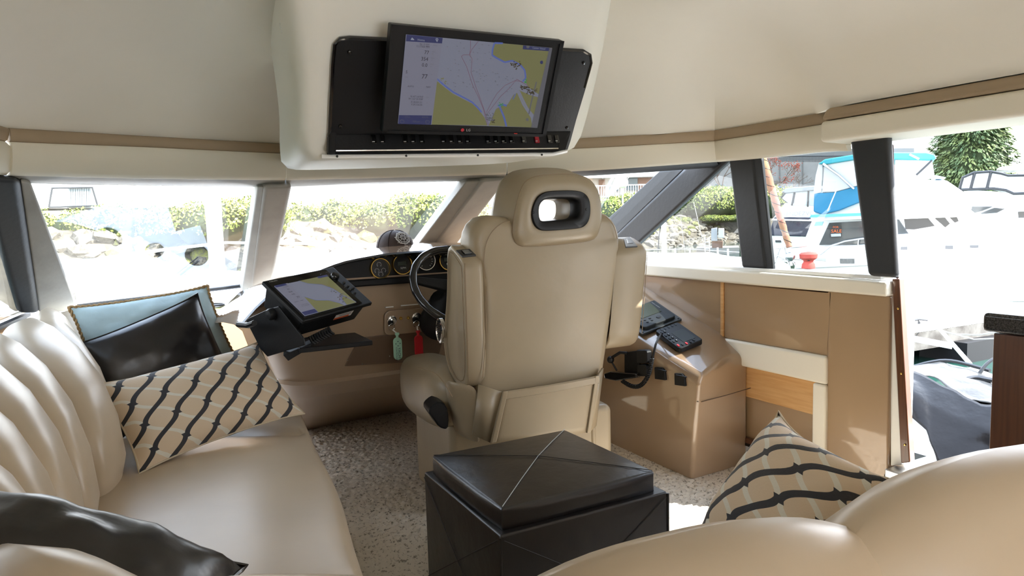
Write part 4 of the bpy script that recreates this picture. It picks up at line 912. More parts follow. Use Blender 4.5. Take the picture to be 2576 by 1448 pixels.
# left arm: side profile (y,z) swept in x
def sidearm(x0, x1, prof, label, tilt=0):
    P = rs(smoothc([V((0, y, z)) for y, z in prof], 2, True), 48, True); c = sum(P, V())/48; m = MB(); R = []
    for x, s in ((x0+.012, .86), (x0+.002, .93), (x0, .97), (x0+.008, 1.0), (x1-.02, 1.0), (x1-.005, .97), (x1, .9)):
        R.append([V((x+tilt*(p.z-.6), c.y+(p.y-c.y)*s, c.z+(p.z-c.z)*(s if s < 1 else 1))) for p in P])
    b = m.grid(R, cv=True); n = 48
    m.f.append(tuple(b+j for j in range(n))); m.f.append(tuple(b+6*n+j for j in range(n))); m.mi += [0, 0]
    return build('armrest', m, M_chair, ch_, ang=80)
lt, lb = oy(1168, 655, 2.49), oy(1168, 955, 2.49)
al = [(2.49, 1.09), (2.492, .85), (2.49, .68), (2.50, .60), (2.55, .575), (2.62, .585), (2.69, .63), (2.73, .72), (2.72, .8), (2.67, .95), (2.655, 1.08), (2.65, 1.145), (2.62, 1.165), (2.56, 1.14), (2.50, 1.105)]
arm_l = sidearm(1.112, 1.20, al, '', .0)
ar = [(2.5, 1.10), (2.502, .9), (2.50, .75), (2.51, .68), (2.56, .655), (2.63, .67), (2.69, .71), (2.72, .8), (2.67, .95), (2.655, 1.08), (2.65, 1.15), (2.62, 1.165), (2.56, 1.145), (2.51, 1.115)]
arm_r = sidearm(1.80, 1.975, ar, '', .12)
m = MB()
ip = rs(smoothc([V((0, c0_+(y-c0_)*.86, .87+(z-.87)*.9)) for y, z in al for c0_ in (2.6,)], 2, True), 40, True); m.tube([V((1.1115, p.y, p.z)) for p in ip if True], .0018, 5, closed=True)
m.tube([V((1.118, 2.4905, z)) for z in (.62, .8, 1.09)], .0018, 5); m.tube([V((1.995, 2.5, .72)), V((2.03, 2.5, 1.08))], .0016, 5)
build('arm_seam', m, M_seam, ch_)['kind'] = 'stuff'
for q, nm in ((((1146, 632), (1180, 629), (1197, 645), (1163, 649)), 0), (((1568, 602), (1583, 598), (1603, 622), (1573, 624)), 1)):
    zz = 1.135; pl = [onZ(x, y, 1.138+.02*(i < 2)) for i, (x, y) in enumerate(q)]
    nrm = (pl[1]-pl[0]).cross(pl[3]-pl[0]).normalized(); nrm = nrm if nrm.z > 0 else -nrm
    m = MB(); m.prism(pl, nrm*.006); sk = build('arm_socket', m, M_black, ch_, bevel=.002)
    c = sum(pl, V())/4; m = MB(); m.prism([c.lerp(p, .5)+nrm*.006 for p in pl], nrm*.003); build('socket_lid', m, M_blackg, sk, bevel=.001)
# oval chrome recliner badge on the arm side
o = onX(1107, 831, 1.105); m = MB()
el = lambda ry, rz, x: [V((x, o.y+ry*math.cos(a), o.z+rz*math.sin(a))) for a in [2*PI*i/32 for i in range(32)]]
m.grid([el(.036, .054, 1.116), el(.036, .054, 1.10), el(.029, .046, 1.097), el(.027, .044, 1.104)], cv=True); build('control_bezel', m, M_chrome, ch_)
m = MB(); m.poly(el(.029, .046, 1.103)); build('control_face', m, M_black, ch_)
m = MB()
for k in range(-4, 5): m.box((1.1, o.y-.022*math.sqrt(1-(k/5)**2), o.z+k*.0085-.0018), (1.104, o.y+.022*math.sqrt(1-(k/5)**2), o.z+k*.0085+.0018))
build('control_rib', m, M_blackg, ch_)['kind'] = 'stuff'
# map pocket on the back
pk = [oy(1262, 985, 2.455), oy(1503, 945, 2.455), oy(1482, 1085, 2.47), oy(1232, 1112, 2.47)]
m = MB(); g = []
for i in range(9):
    r = []
    for j in range(13):
        p = pk[0].lerp(pk[1], j/12).lerp(pk[3].lerp(pk[2], j/12), i/8); p = p+V((0, -.012*math.sin(PI*j/12), 0)); r.append(p)
    g.append(r)
m.grid(g); bp_ = build('pocket', m, M_chair, ch_, solid=.014)
hem = [pk[0].lerp(pk[1], t)+V((0, -.012*math.sin(PI*t)-.008, -.012)) for t in [i/12 for i in range(13)]]
m = MB(); m.grid([[p+V((0, 0, .014)), p+V((0, -.006, .009)), p+V((0, -.006, -.016)), p+V((0, .001, -.02))] for p in hem]); build('pocket_hem', m, M_chair, ch_)
for a, b in ((0, 3), (1, 2)):
    m = MB(); d = V((.022 if a == 0 else -.022, 0, 0)); m.hexa([pk[a]+V((0, -.016, .006)), pk[a]+d+V((0, -.018, .006)), pk[a]+d, pk[a]], [pk[b]+V((0, -.016, 0)), pk[b]+d+V((0, -.018, 0)), pk[b]+d, pk[b]]); build('pocket_binding', m, M_chair, ch_, bevel=.004)
# gussets
ga = [oy(1204, 966, 2.485), pk[0], pk[3], oy(1188, 1092, 2.49)]; m = MB(); m.poly(ga); build('pocket_gusset', m, M_chair, ch_, solid=.01)
gb = [pk[1], oy(1516, 925, 2.485), oy(1498, 1070, 2.49), pk[2]]; m = MB(); m.poly(gb); build('pocket_gusset', m, M_chair, ch_, solid=.01)
# seat cushion, bolster, skirted base
def cushion(name, lo, hi, r, mt, par, n=10, p=4.0):
    c = (V(lo)+V(hi))/2; h = (V(hi)-V(lo))/2; m = MB(); g = []
    for i in range(n*2+1):
        ph = -PI/2+PI*i/(n*2); row = []
        for j in range(n*4):
            th = 2*PI*j/(n*4); sp = lambda v, e: math.copysign(abs(v)**e, v)
            e = 2/p; row.append(c+V((h.x*sp(math.cos(ph), e)*sp(math.cos(th), e), h.y*sp(math.cos(ph), e)*sp(math.sin(th), e), h.z*sp(math.sin(ph), e))))
        g.append(row)
    m.grid(g, cv=True); return build(name, m, mt, par, ang=180)
cushion('seat', (1.13, 2.56, .40), (1.84, 3.2, .60), .06, M_chair, ch_, p=4.5)
cushion('side_bolster', (1.03, 2.62, .36), (1.26, 3.2, .645), .06, M_chair, ch_, p=3.2)
cushion('side_bolster', (1.76, 2.7, .36), (1.93, 3.2, .645), .06, M_chair, ch_, p=3.2)
m = MB(); m.tube(smoothc([oy(1052, 925, 2.7), oy(1095, 935, 2.62), oy(1120, 965, 2.56), oy(1138, 998, 2.53)], 2), .002, 5); build('bolster_seam', m, M_seam, ch_)
# lower back fabric wrapping from the bolster to the back
m = MB(); lw_ = [[oy(1118, 950, 2.60), oy(1140, 960, 2.54), oy(1205, 965, 2.49)], [oy(1125, 1000, 2.62), oy(1150, 1010, 2.54), oy(1204, 1020, 2.49)], [oy(1140, 1070, 2.64), oy(1165, 1075, 2.55), oy(1200, 1095, 2.5)], [oy(1150, 1090, 2.66), oy(1170, 1100, 2.57), oy(1215, 1118, 2.52)]]
m.grid(lw_); build('back_valance', m, M_chair, ch_, solid=.02, sub=2)
m = MB(); m.prism([V((x, y, 0)) for x, y in ((1.10, 2.66), (1.84, 2.52), (1.92, 3.1), (1.12, 3.15))], (0, 0, .41)); build('base_skirt', m, M_chair, ch_, bevel=.03)
m = MB(); m.prism([oy(1494, 1066, 2.53), oy(1508, 1064, 2.55), oy(1510, 1130, 2.55), oy(1496, 1125, 2.53)], (-.1, .1, 0)); build('skirt_flap', m, M_chair, ch_, bevel=.008)
# dark recline grip
hp_ = [oy(1076, 1034, 2.6), oy(1088, 1018, 2.6), oy(1106, 1008, 2.6), oy(1124, 1020, 2.58), oy(1130, 1050, 2.57), oy(1128, 1082, 2.57), oy(1104, 1075, 2.58), oy(1092, 1056, 2.59)]
m = MB(); m.prism(smoothc(hp_, 1, True), (.02, .12, 0)); build('recline_grip', m, M_black, ch_, bevel=.012)

# ================================================================ OTTOMAN
ot = thing('ottoman', 'black leather cube ottoman with stitched cross on its lid, behind the helm chair', 'ottoman', (1.12, 1.95, 0))
OX0, OX1, OY0, OY1 = .822, 1.418, 1.655, 2.24
def puffbox(name, lo, hi, mt, par, crown=0, sag=0, n=14, side=.012):
    m = MB(); lo = V(lo); hi = V(hi)
    def P(fx, fy, fz):
        bx = (1-abs(fx)**4); by = (1-abs(fy)**4); bz = (1-abs(fz)**4)
        x = lerp(lo.x, hi.x, (fx+1)/2); y = lerp(lo.y, hi.y, (fy+1)/2); z = lerp(lo.z, hi.z, (fz+1)/2)
        x += math.copysign(side*by*bz, fx)*(abs(fx) > .99); y += math.copysign(side*bx*bz, fy)*(abs(fy) > .99)
        if fz > .99: z += crown*(1-max(abs(fx), abs(fy)))**.8
        if sag and fz > .99: z -= sag*(1-abs(fx)**2 if abs(fy) > .99 else 1-abs(fy)**2)*(abs(fx) > .99 or abs(fy) > .99)
        return V((x, y, z))
    r = [-1+2*i/n for i in range(n+1)]
    for s in (-1, 1):
        m.grid([[P(a, b, s) for b in r] for a in r]); m.grid([[P(s, a, b) for b in r] for a in r]); m.grid([[P(a, s, b) for b in r] for a in r])
    return build(name, m, mt, par, bevel=.007, seg=3)
puffbox('body', (OX0, OY0, .0), (OX1, OY1, .385), M_bleather, ot, side=.004)
puffbox('lid', (OX0+.022, OY0+.03, .378), (OX1-.03, OY1-.03, .448), M_bleather, ot, crown=.022, side=.012)
m = MB()
A, B = V((OX0+.026, OY0+.034, .452)), V((OX1-.034, OY1-.034, .452)); ce = (A+B)/2+V((0, 0, .021))
m.tube([A, A.lerp(ce, .5)+V((0, 0, .0022)), ce, B.lerp(ce, .5)+V((0, 0, .0022)), B], .0014, 5); build('lid_stitching', m, mat('pale_thread', (.35, .36, .36), .6), ot)
m = MB()
A, B = V((OX0+.026, OY1-.034, .4505)), V((OX1-.034, OY0+.034, .4505)); m.tube([A, A.lerp(ce, .5)+V((0, 0, .0012)), ce, B.lerp(ce, .5)+V((0, 0, .0012)), B], .0012, 5)
for (a, b) in (((OX0, OY0-.004), (OX1, OY0-.004)),):
    m.tube([V((a[0]+.01, a[1], .37)), V(((a[0]+b[0])/2, a[1]-.004, .19)), V((b[0]-.01, a[1], .01))], .0012, 5); m.tube([V((a[0]+.01, a[1], .01)), V(((a[0]+b[0])/2, a[1]-.004, .19)), V((b[0]-.01, a[1], .37))], .0012, 5)
m.tube([V((OX0-.004, OY0+.01, .37)), V((OX0-.008, (OY0+OY1)/2, .19)), V((OX0-.004, OY1-.01, .01))], .0012, 5); m.tube([V((OX0-.004, OY0+.01, .01)), V((OX0-.008, (OY0+OY1)/2, .19)), V((OX0-.004, OY1-.01, .37))], .0012, 5)
build('body_seam', m, mat('black_thread', (.02, .018, .016), .7), ot)['kind'] = 'stuff'
m = MB()
for x in (OX0, OX1): m.tube([V((x, OY0, .005)), V((x, OY0, .38))], .004, 6)
build('corner_welt', m, M_bleather, ot)['kind'] = 'stuff'

# ================================================================ SOFA
so = thing('sofa', 'cream leather sofa with channelled back curving round the port side and across the foreground', 'sofa', (.0, 1.8, 0))
SO = [((.05, 3.95, .84), (.10, 3.75)), ((-.34, 3.78, .92), (-.22, 3.52)), ((-.36, 3.22, .945), (-.07, 2.64)), ((-.41, 2.78, .95), (-.14, 2.30)), ((-.405, 2.36, .95), (-.155, 2.0)), ((-.39, 1.98, .945), (-.155, 1.7)),
      ((-.365, 1.64, .93), (-.14, 1.44)), ((-.295, 1.33, .90), (-.07, 1.22)), ((-.19, 1.06, .885), (.02, 1.08)), ((-.05, .865, .88), (.12, .98)), ((.30, .64, .885), (.38, .83)), ((.80, .585, .88), (.82, .785)), ((1.34, .53, .90), (1.36, .73))]
CR = [V(a) for a, b in SO]; NR = [V((b[0]-a[0], b[1]-a[1], 0)) for a, b in SO]
PROF = [(.19, -.52), (.205, -.42), (.195, -.3), (.165, -.18), (.115, -.085), (.055, -.025), (0, 0), (-.05, -.012), (-.095, -.05), (-.125, -.12), (-.14, -.24), (-.145, -.5)]
for i in range(len(CR)-1):
    big_ = i >= 9
    m = MB(); g = []; K = 14
    for k in range(K+1):
        t = k/K; p = CR[i].lerp(CR[i+1], t); nf = NR[i].lerp(NR[i+1], t)/.2; nr = nf.normalized()
        if i > 0 and i < len(CR)-2:   # Catmull-Rom for a fair curve
            a, b, c, d = CR[i-1], CR[i], CR[i+1], CR[i+2]
            p = .5*((2*b)+(c-a)*t+(2*a-5*b+4*c-d)*t*t+(3*b-a-3*c+d)*t**3)
        h = (1-abs(2*t-1)**2.6); bul = (.045 if big_ else .03)*(h-1)
        row = []
        for q, (n0, z0) in enumerate(PROF):
            a_, b_ = PROF[max(q-1, 0)], PROF[min(q+1, len(PROF)-1)]; tn_ = V((b_[0]-a_[0], b_[1]-a_[1])).normalized(); nn2 = (-tn_.y, tn_.x)
            if nn2[0]*(.0-n0)+nn2[1]*(-.3-z0) > 0: nn2 = (-nn2[0], -nn2[1])
            n1, z1 = n0+nn2[0]*bul, z0+nn2[1]*bul
            row.append(p+(nf if n1 > 0 else nr)*n1+V((0, 0, z1)))
        g.append(row)
    m.grid(g); build('back_cushion', m, M_leather, so, ang=180)
# seat: border welt, main cushion and apron
def seatpts():
    back = [V((.18, 3.5, 0)), V((-.1, 3.2, 0)), V((-.2, 2.9, 0)), V((-.2, 2.0, 0)), V((-.15, 1.5, 0)), V((.0, 1.15, 0)), V((.3, .82, 0)), V((.8, .72, 0)), V((1.4, .68, 0))]
    front = [V((.575, 3.06, 0)), V((.555, 2.85, 0)), V((.53, 2.62, 0)), V((.495, 2.1, 0)), V((.43, 1.7, 0)), V((.40, 1.45, 0)), V((.5, 1.28, 0)), V((.8, 1.22, 0)), V((1.4, 1.18, 0))]
    return rs(smoothc(back, 2), 60), rs(smoothc(front, 2), 60)
sbk, sft = seatpts()
def seatpart(name, i0, i1, crown):
    m = MB(); g = []; n = i1-i0
    for i in range(i0, i1+1):
        e = (i-i0)/n; ed = 1-abs(2*e-1)**6; row = []; a, b = sbk[i], sft[i]; d = (b-a).normalized()
        for t in [j/10 for j in range(11)]:
            p = a.lerp(b, t*.94); row.append(V((p.x, p.y, .432+crown*ed*math.sin(PI*min(t*.9+.05, 1))**.7*1.0+.012*ed)))
        for t in range(1, 6):
            an = t/5*PI/2; q = b+d*(-.035+.035*math.sin(an)); row.append(V((q.x, q.y, .444-.035*(1-math.cos(an))*1.0+.0)))
        for z in (.36, .31): row.append(V((b.x-d.x*.012*(z < .33), b.y-d.y*.012*(z < .33), z)))
        g.append(row)
    m.grid(g); return build(name, m, M_leather, so, ang=180)
k1 = min(range(60), key=lambda i: (sft[i]-V((.545, 2.76, 0))).length)
seatpart('seat_border', 0, k1, .012); seatpart('seat_cushion', k1, 36, .022); seatpart('seat_cushion', 36, 59, .02)
m = MB(); g = []
for i in range(60):
    a, b = sbk[i], sft[i]; d = (b-a).normalized(); c = b-d*.03; g.append([V((c.x, c.y, .32)), V((c.x, c.y, .06)), V((c.x-d.x*.04, c.y-d.y*.04, .0))])
g = [[V((.2, 3.45, .32)), V((.2, 3.45, .06)), V((.2, 3.45, 0))]]+g
m.grid(g); build('apron', m, M_leather, so, ang=60)

# ================================================================ PILLOWS
def ogee(name, cols, rows, amp=.44, wd_=.09, wl_=.065, rot=0):
    m = bpy.data.materials.new(name); m.use_nodes = True; n = m.node_tree.nodes; l = m.node_tree.links; b = n['Principled BSDF']; b.inputs['Roughness'].default_value = .75; b.inputs['Sheen Weight'].default_value = .15
    uv = n.new('ShaderNodeUVMap'); s = n.new('ShaderNodeSeparateXYZ'); l.new(uv.outputs[0], s.inputs[0])
    def mth(op, a, b_=None, c=None):
        k = n.new('ShaderNodeMath'); k.operation = op
        for i, v in enumerate((a, b_, c)):
            if v is None: continue
            if isinstance(v, (int, float)): k.inputs[i].default_value = v
            else: l.new(v, k.inputs[i])
        return k.outputs[0]
    ca, sa = math.cos(rot), math.sin(rot)
    x = mth('MULTIPLY', mth('ADD', mth('MULTIPLY', s.outputs[0], ca), mth('MULTIPLY', s.outputs[1], sa)), cols); y = mth('MULTIPLY', mth('SUBTRACT', mth('MULTIPLY', s.outputs[1], ca), mth('MULTIPLY', s.outputs[0], sa)), rows)
    sn_ = mth('MULTIPLY', mth('SINE', mth('MULTIPLY', y, 2*PI)), amp)
    def dist(sign):
        q = mth('ADD', x, mth('MULTIPLY', sn_, sign)); return mth('ABSOLUTE', mth('SUBTRACT', mth('FRACT', mth('ADD', q, .5)), .5))
    cs = mth('COSINE', mth('MULTIPLY', y, 2*PI)); slope = mth('ADD', mth('MULTIPLY', mth('ABSOLUTE', cs), 1.0), 1)
    ps = mth('GREATER_THAN', cs, 0); da, db = dist(-1), dist(1)
    # every down-left stroke of the two wave families is dark, every down-right stroke pale
    p2_ = mth('GREATER_THAN', cs, -.3); n2_ = mth('LESS_THAN', cs, .3)
    def both(a, b, k): th_ = mth('MULTIPLY', slope, k*.8); return mth('MAXIMUM', mth('MULTIPLY', mth('LESS_THAN', a, th_), n2_), mth('MULTIPLY', mth('LESS_THAN', b, th_), p2_))
    dk = both(da, db, wd_); lt = both(db, da, wl_)
    t = n.new('ShaderNodeTexNoise'); t.inputs['Scale'].default_value = 260; tc_ = n.new('ShaderNodeTexCoord'); l.new(tc_.outputs['Object'], t.inputs['Vector'])
    m1 = n.new('ShaderNodeMix'); m1.data_type = 'RGBA'; l.new(lt, m1.inputs['Factor']); m1.inputs['A'].default_value = (.56, .44, .31, 1); m1.inputs['B'].default_value = (.60, .58, .50, 1)
    m2 = n.new('ShaderNodeMix'); m2.data_type = 'RGBA'; l.new(dk, m2.inputs['Factor']); l.new(m1.outputs['Result'], m2.inputs['A']); m2.inputs['B'].default_value = (.018, .018, .022, 1)
    l.new(m2.outputs['Result'], b.inputs['Base Color'])
    bp = n.new('ShaderNodeBump'); bp.inputs['Strength'].default_value = .15; bp.inputs['Distance'].default_value = .003; l.new(t.outputs['Fac'], bp.inputs['Height']); l.new(bp.outputs[0], b.inputs['Normal'])
    return m
def pillow(name, label, q, thick, mt, group=None, pinch=.06, welt=None, wr=.004, n=22, seed=1, wrinkle=.006, away=None):
    q = [V(p) for p in q]; c = sum(q, V())/4; nr = ((q[1]-q[0]).cross(q[3]-q[0])).normalized()
    if nr.dot(EYE-c) < 0: nr = -nr
    T = thing(name, label, 'pillow', V((c.x, c.y, min(p.z for p in q))), group)
    W_, H_ = (q[1]-q[0]), (q[3]-q[0])
    def P(u, v, s):
        a, b = 2*u-1, 2*v-1
        uu_ = u-a*pinch*.5*(1-b*b)*abs(a)**3+a*.012*abs(a*b)**6; vv_ = v-b*pinch*.8*(1-a*a)*abs(b)**3+b*.02*abs(a*b)**6
        p = q[0].lerp(q[1], uu_).lerp(q[3].lerp(q[2], uu_), vv_)
        h = max((1-a**2)*(1-b**2), 0)**.5
        w_ = wrinkle*noise.noise(p*9+V((seed*3.1, 0, 0)))*min(1, h*2)+wrinkle*.8*noise.noise(p*22+V((seed, 5, 0)))*min(1, h*1.5)
        return p+nr*(s*thick*.5*h+w_*s)
    for s, nm in ((1, 'front_cover'), (-1, 'back_cover')):
        m = MB(); m.grid([[P(i/n, j/n, s) for j in range(n+1)] for i in range(n+1)], uv=True); build(nm, m, mt, T, ang=180)
    edge_ = [P(i/n, 0, 0) for i in range(n)]+[P(1, i/n, 0) for i in range(n)]+[P(1-i/n, 1, 0) for i in range(n)]+[P(0, 1-i/n, 0) for i in range(n)]
    m = MB()
    if wr > .006:   # twisted braid
        e2 = rs(edge_, 420, True)
        for ph_ in (0, PI):
            hel = []
            for i, p in enumerate(e2):
                t = (e2[(i+1) % 420]-e2[i-1]).normalized(); b = t.cross(nr); an = i*2*PI/9+ph_; hel.append(p+(nr*math.cos(an)+b*math.sin(an))*wr*.5)
            m.tube(hel, wr*.6, 5, closed=True)
    else: m.tube(edge_, wr, 6, closed=True)
    build('piping', m, welt or mt, T); return T
M_ogA = ogee('ogee_weave_small', 5.8, 2.0, .46, .085, .06); M_ogB = ogee('ogee_weave', 3.9, 2.1, .45, .10, .075)
M_pipe = mat('cream_piping', (.50, .42, .30), .7)
M_blue = mat('blue_linen', (.36, .47, .49), .85, bump=.3, bscale=25, var=.06, vscale=12, sheen=.2); M_braid = mat('tan_braid', (.30, .19, .08), .8, bump=.3, bscale=200)
p1 = [onY(178, 776, 3.42), onY(520, 722, 3.5), onY(592, 900, 3.42), onY(250, 985, 3.3)]
pillow('throw_pillow', 'light blue linen pillow with tan braided edge, rearmost of the port stack', p1, .14, M_blue, None, .03, M_braid, .008, seed=2, wrinkle=.014)
p2 = [V((-.245, 3.16, .815)), V((.205, 3.32, .965)), V((.305, 3.30, .64)), V((-.11, 3.07, .46))]
pillow('throw_pillow', 'black leather pillow propped between the blue pillow and the patterned lumbar pillow', p2, .16, M_bleather, None, .025, None, .004, seed=3, wrinkle=.008)
p3 = [V((-.178, 2.76, .725)), V((.408, 3.05, .77)), V((.533, 2.845, .5)), V((-.05, 2.545, .465))]
pillow('throw_pillow', 'long lumbar pillow with dark and pale wave pattern on the port seat', p3, .17, M_ogA, None, .06, M_pipe, .0035, seed=4, wrinkle=.006)
p4 = [onZ(-70, 1232, .89), onZ(612, 1425, .71), onZ(470, 1640, .69), onZ(-330, 1500, .85)]
pillow('throw_pillow', 'black leather pillow lying in the near port corner of the sofa', p4, .14, M_bleather, None, .05, None, .004, seed=5, wrinkle=.014)
p5 = [V((1.283, 1.11, .785)), onD(2272, 1218, 1.22), onD(2080, 1520, 1.2), onD(1735, 1385, 1.46)]
pillow('throw_pillow', 'square wave-patterned pillow propped at the starboard end behind the sofa back', p5, .19, M_ogB, None, .10, M_pipe, .003, seed=6, wrinkle=.006)

# ================================================================ GALLEY CABINET
gc = thing('galley_cabinet', 'dark mahogany cabinet end at the right edge of the photo', 'cabinet', (2.4, .75, 0))
m = MB(); m.box((2.15, .3, .0), (2.58, 1.085, .895)); build('carcass', m, M_dwood, gc, bevel=.004)
m = MB(); m.box((2.135, .28, .02), (2.152, 1.09, .893)); build('end_panel', m, M_dwood, gc, bevel=.003)
ct = MB(); ct.box((2.115, .26, .897), (2.6, 1.112, .952)); t_ = build('countertop', ct, M_granite, None, bevel=.012); rebase(t_, (2.36, .7, .897)); tag(t_, 'speckled black granite countertop resting on the dark cabinet', 'countertop')
# ================================================================ OUTSIDE
ZW = -1.0
def hz(px): return 555-.028*(px-1288)
def flat(px, t, z=0):
    p = onD(px, hz(px), t); return V((p.x, p.y, z))
M_water = mat('harbour_water', (.012, .045, .035), .06, bump=.5, bscale=1.6, spec=.5, stretch=(1, 1, 1))
m = MB(); n = 24
m.grid([[V((lerp(-60, 120, i/n), lerp(-40, 140, j/n), ZW)) for j in range(n+1)] for i in range(n+1)]); wat = build('harbour_water', m, M_water); wat['kind'] = 'structure'
# own foredeck beyond the glass
fd = thing('foredeck', 'white foredeck of the yacht seen through the windscreen', 'deck', (1, 5.5, .5))
m = MB(); dk_ = [V((-.75, 4.95, .72)), V((-.6, 5.5, .72)), V((0, 7.2, .72)), V((.95, 9.3, .74)), V((1.9, 7.2, .72)), V((2.5, 5.5, .72)), V((2.7, 4.95, .72))]
m.prism(dk_, (0, 0, -.25)); build('deck_panel', m, M_gelw, fd, bevel=.03)
m = MB(); m.prism([V((p.x, p.y, -1.2)) for p in [p.lerp(V((.95, 6.5, .7)), .08) for p in dk_]], (0, 0, 1.7)); build('hull', m, M_gelw, fd)
m = MB(); m.prism([V((.2, 5.4, .72)), V((.4, 6.8, .72)), V((1.5, 6.8, .72)), V((1.7, 5.4, .72))], (0, 0, .1)); build('trunk_hatch', m, M_gelw, fd, bevel=.05)
for sgn, nm in ((-1, 'port'), (1, 'starboard')):
    rl_ = [V((.95+sgn*a, y, z)) for a, y, z in ((1.55, 5.1, 1.0), (1.42, 5.7, 1.03), (.92, 7.3, 1.06), (.0, 9.35, 1.08))]
    r = thing('bow_rail', 'white tubular bow rail on the %s side of the foredeck' % nm, 'rail', (rl_[1].x, rl_[1].y, .7), None)
    m = MB(); m.tube(smoothc(rl_, 2), .016, 8); build('top_rail', m, M_gelw, r)
    for p in (rl_[0], rl_[1], rl_[2], rl_[1].lerp(rl_[2], .5)):
        m = MB(); m.tube([V((p.x, p.y, .69)), p], .014, 8); build('stanchion', m, M_gelw, r)
def wiper(a, b, label):
    w_ = thing('windscreen_wiper', label, 'wiper', a); d = (b-a)
    m = MB(); m.tube([a, a.lerp(b, .55)], .008, 6); build('arm', m, M_black, w_)
    m = MB(); m.tube([a.lerp(b, .15)+V((0, .02, .012)), b], .007, 6); m.tube([a.lerp(b, .15)+V((0, .04, .03)), b+V((0, .02, .02))], .004, 6); build('blade', m, M_black, w_)
    m = MB(); m.ball(a, .02, 8, 6); build('pivot', m, M_black, w_)
wiper(onY(1040, 640, 4.05), onY(1116, 535, 3.75), 'black wiper at the foot of the middle windscreen pane, beside the cap')
wiper(onY(398, 742, 4.45), onY(500, 655, 4.2), 'black wiper at the foot of the port windscreen pane')

m = MB(); m.box((-.9, -8, -.1), (2.9, -3.12, -.02)); ck = build('bounce_deck', m, M_gelw, fd, bevel=.01)  # unseen white deck astern, added to bounce sunlight up to the ceiling
# ---- rock bank
M_soil = mat('bank_soil', (.10, .085, .06), .9, bump=.3, bscale=8, var=.3, vscale=3)
M_rock = mat('grey_rock', (.25, .225, .18), .85, bump=.5, bscale=12, col2=(.12, .105, .085), vscale=4)
M_moss = mat('mossy_rock', (.26, .27, .07), .9, bump=.4, bscale=14, col2=(.16, .15, .10), vscale=5)
BK = [(-400, 15), (-100, 17), (100, 18), (350, 19), (600, 20.5), (850, 23), (1100, 27), (1300, 33), (1500, 42), (1700, 52), (1850, 57), (2000, 60), (2300, 66)]
BP = [flat(px, t) for px, t in BK]
def bnorm(i):
    t = BP[min(i+1, len(BP)-1)]-BP[max(i-1, 0)]; t.normalize(); n_ = V((-t.y, t.x, 0)); return n_ if n_.dot(BP[i]) > 0 else -n_
BR = [(-.6, -1.6), (0, -1.1), (1.2, -.3), (2.4, .6), (3.4, 1.2), (5, 1.5), (8, 1.62), (90, 1.7)]
bank = thing('rock_bank', 'rock-strewn shore bank rising behind the harbour', 'bank', BP[5])
def lift(px, d): s = min(max((px-1350)/250, 0), 1); return s*max(0, min((d-4)/8, 1))*1.75
m = MB(); m.grid([[BP[i]+bnorm(i)*d+V((0, 0, z+lift(BK[i][0], d))) for d, z in BR[:-1]+[(12, 1.64), (40, 1.66), (90, 1.7)]] for i in range(len(BP))]); build('bank_earth', m, M_soil, bank)
def rockmesh(seed):
    random.seed(seed); bm = bmesh.new(); bmesh.ops.create_icosphere(bm, subdivisions=1, radius=1)
    s = (random.uniform(.8, 1.3), random.uniform(.8, 1.2), random.uniform(.55, .8))
    for v in bm.verts:
        k = 1+.35*noise.noise(v.co*1.3+V((seed*7.7, 0, 0))); v.co = V((v.co.x*s[0]*k, v.co.y*s[1]*k, v.co.z*s[2]*k))
    me = bpy.data.meshes.new('rock'); bm.to_mesh(me); bm.free(); return me
RM = []
for k in range(8):
    me = rockmesh(k+1); me.materials.append(M_moss if k % 4 == 0 else M_rock); RM.append(me)
random.seed(11)
def bankpt(px, d):
    for i in range(len(BK)-1):
        if BK[i][0] <= px <= BK[i+1][0]:
            s = (px-BK[i][0])/(BK[i+1][0]-BK[i][0]); p = BP[i].lerp(BP[i+1], s); n_ = bnorm(i).lerp(bnorm(i+1), s)
            for (d0_, z0), (d1_, z1) in zip(BR, BR[1:]):
                if d0_ <= d <= d1_: return p+n_*d+V((0, 0, lerp(z0, z1, (d-d0_)/(d1_-d0_)))), lerp(BK[i][1], BK[i+1][1], s)
stuff_r = MB(); nr_ = 0
spots = []
for lo, hi, cnt, sz in ((90, 660, 150, .30), (720, 1180, 120, .33), (1490, 1560, 20, .45), (1640, 1870, 260, .34), (1900, 1960, 40, .4)):
    for _ in range(cnt): spots.append((random.uniform(lo, hi), random.uniform(-.1, 3.5), sz*random.uniform(.6, 1.35)))
spots.sort(key=lambda s: s[0] > 1400)
for px, d, sz in spots:
    p, t = bankpt(px, d); me = random.choice(RM if d > 1.4 else RM[1:4]+RM[5:])
    if nr_ < 290:
        o = bpy.data.objects.new('rock', me); C.objects.link(o); o.parent = bank; o.location = p-ORG[bank]; o.rotation_euler = (random.uniform(-.4, .4), random.uniform(-.4, .4), random.uniform(0, 6.3)); o.scale = (sz,)*3; nr_ += 1
    else:
        a = random.uniform(0, 6.3); stuff_r.add([p+V((v.co.x*math.cos(a)-v.co.y*math.sin(a), v.co.x*math.sin(a)+v.co.y*math.cos(a), v.co.z))*sz for v in me.vertices], [tuple(f.vertices) for f in me.polygons], 1 if me.materials[0] == M_moss else 0)
build('loose_rocks', stuff_r, [M_rock, M_moss], bank)['kind'] = 'stuff'
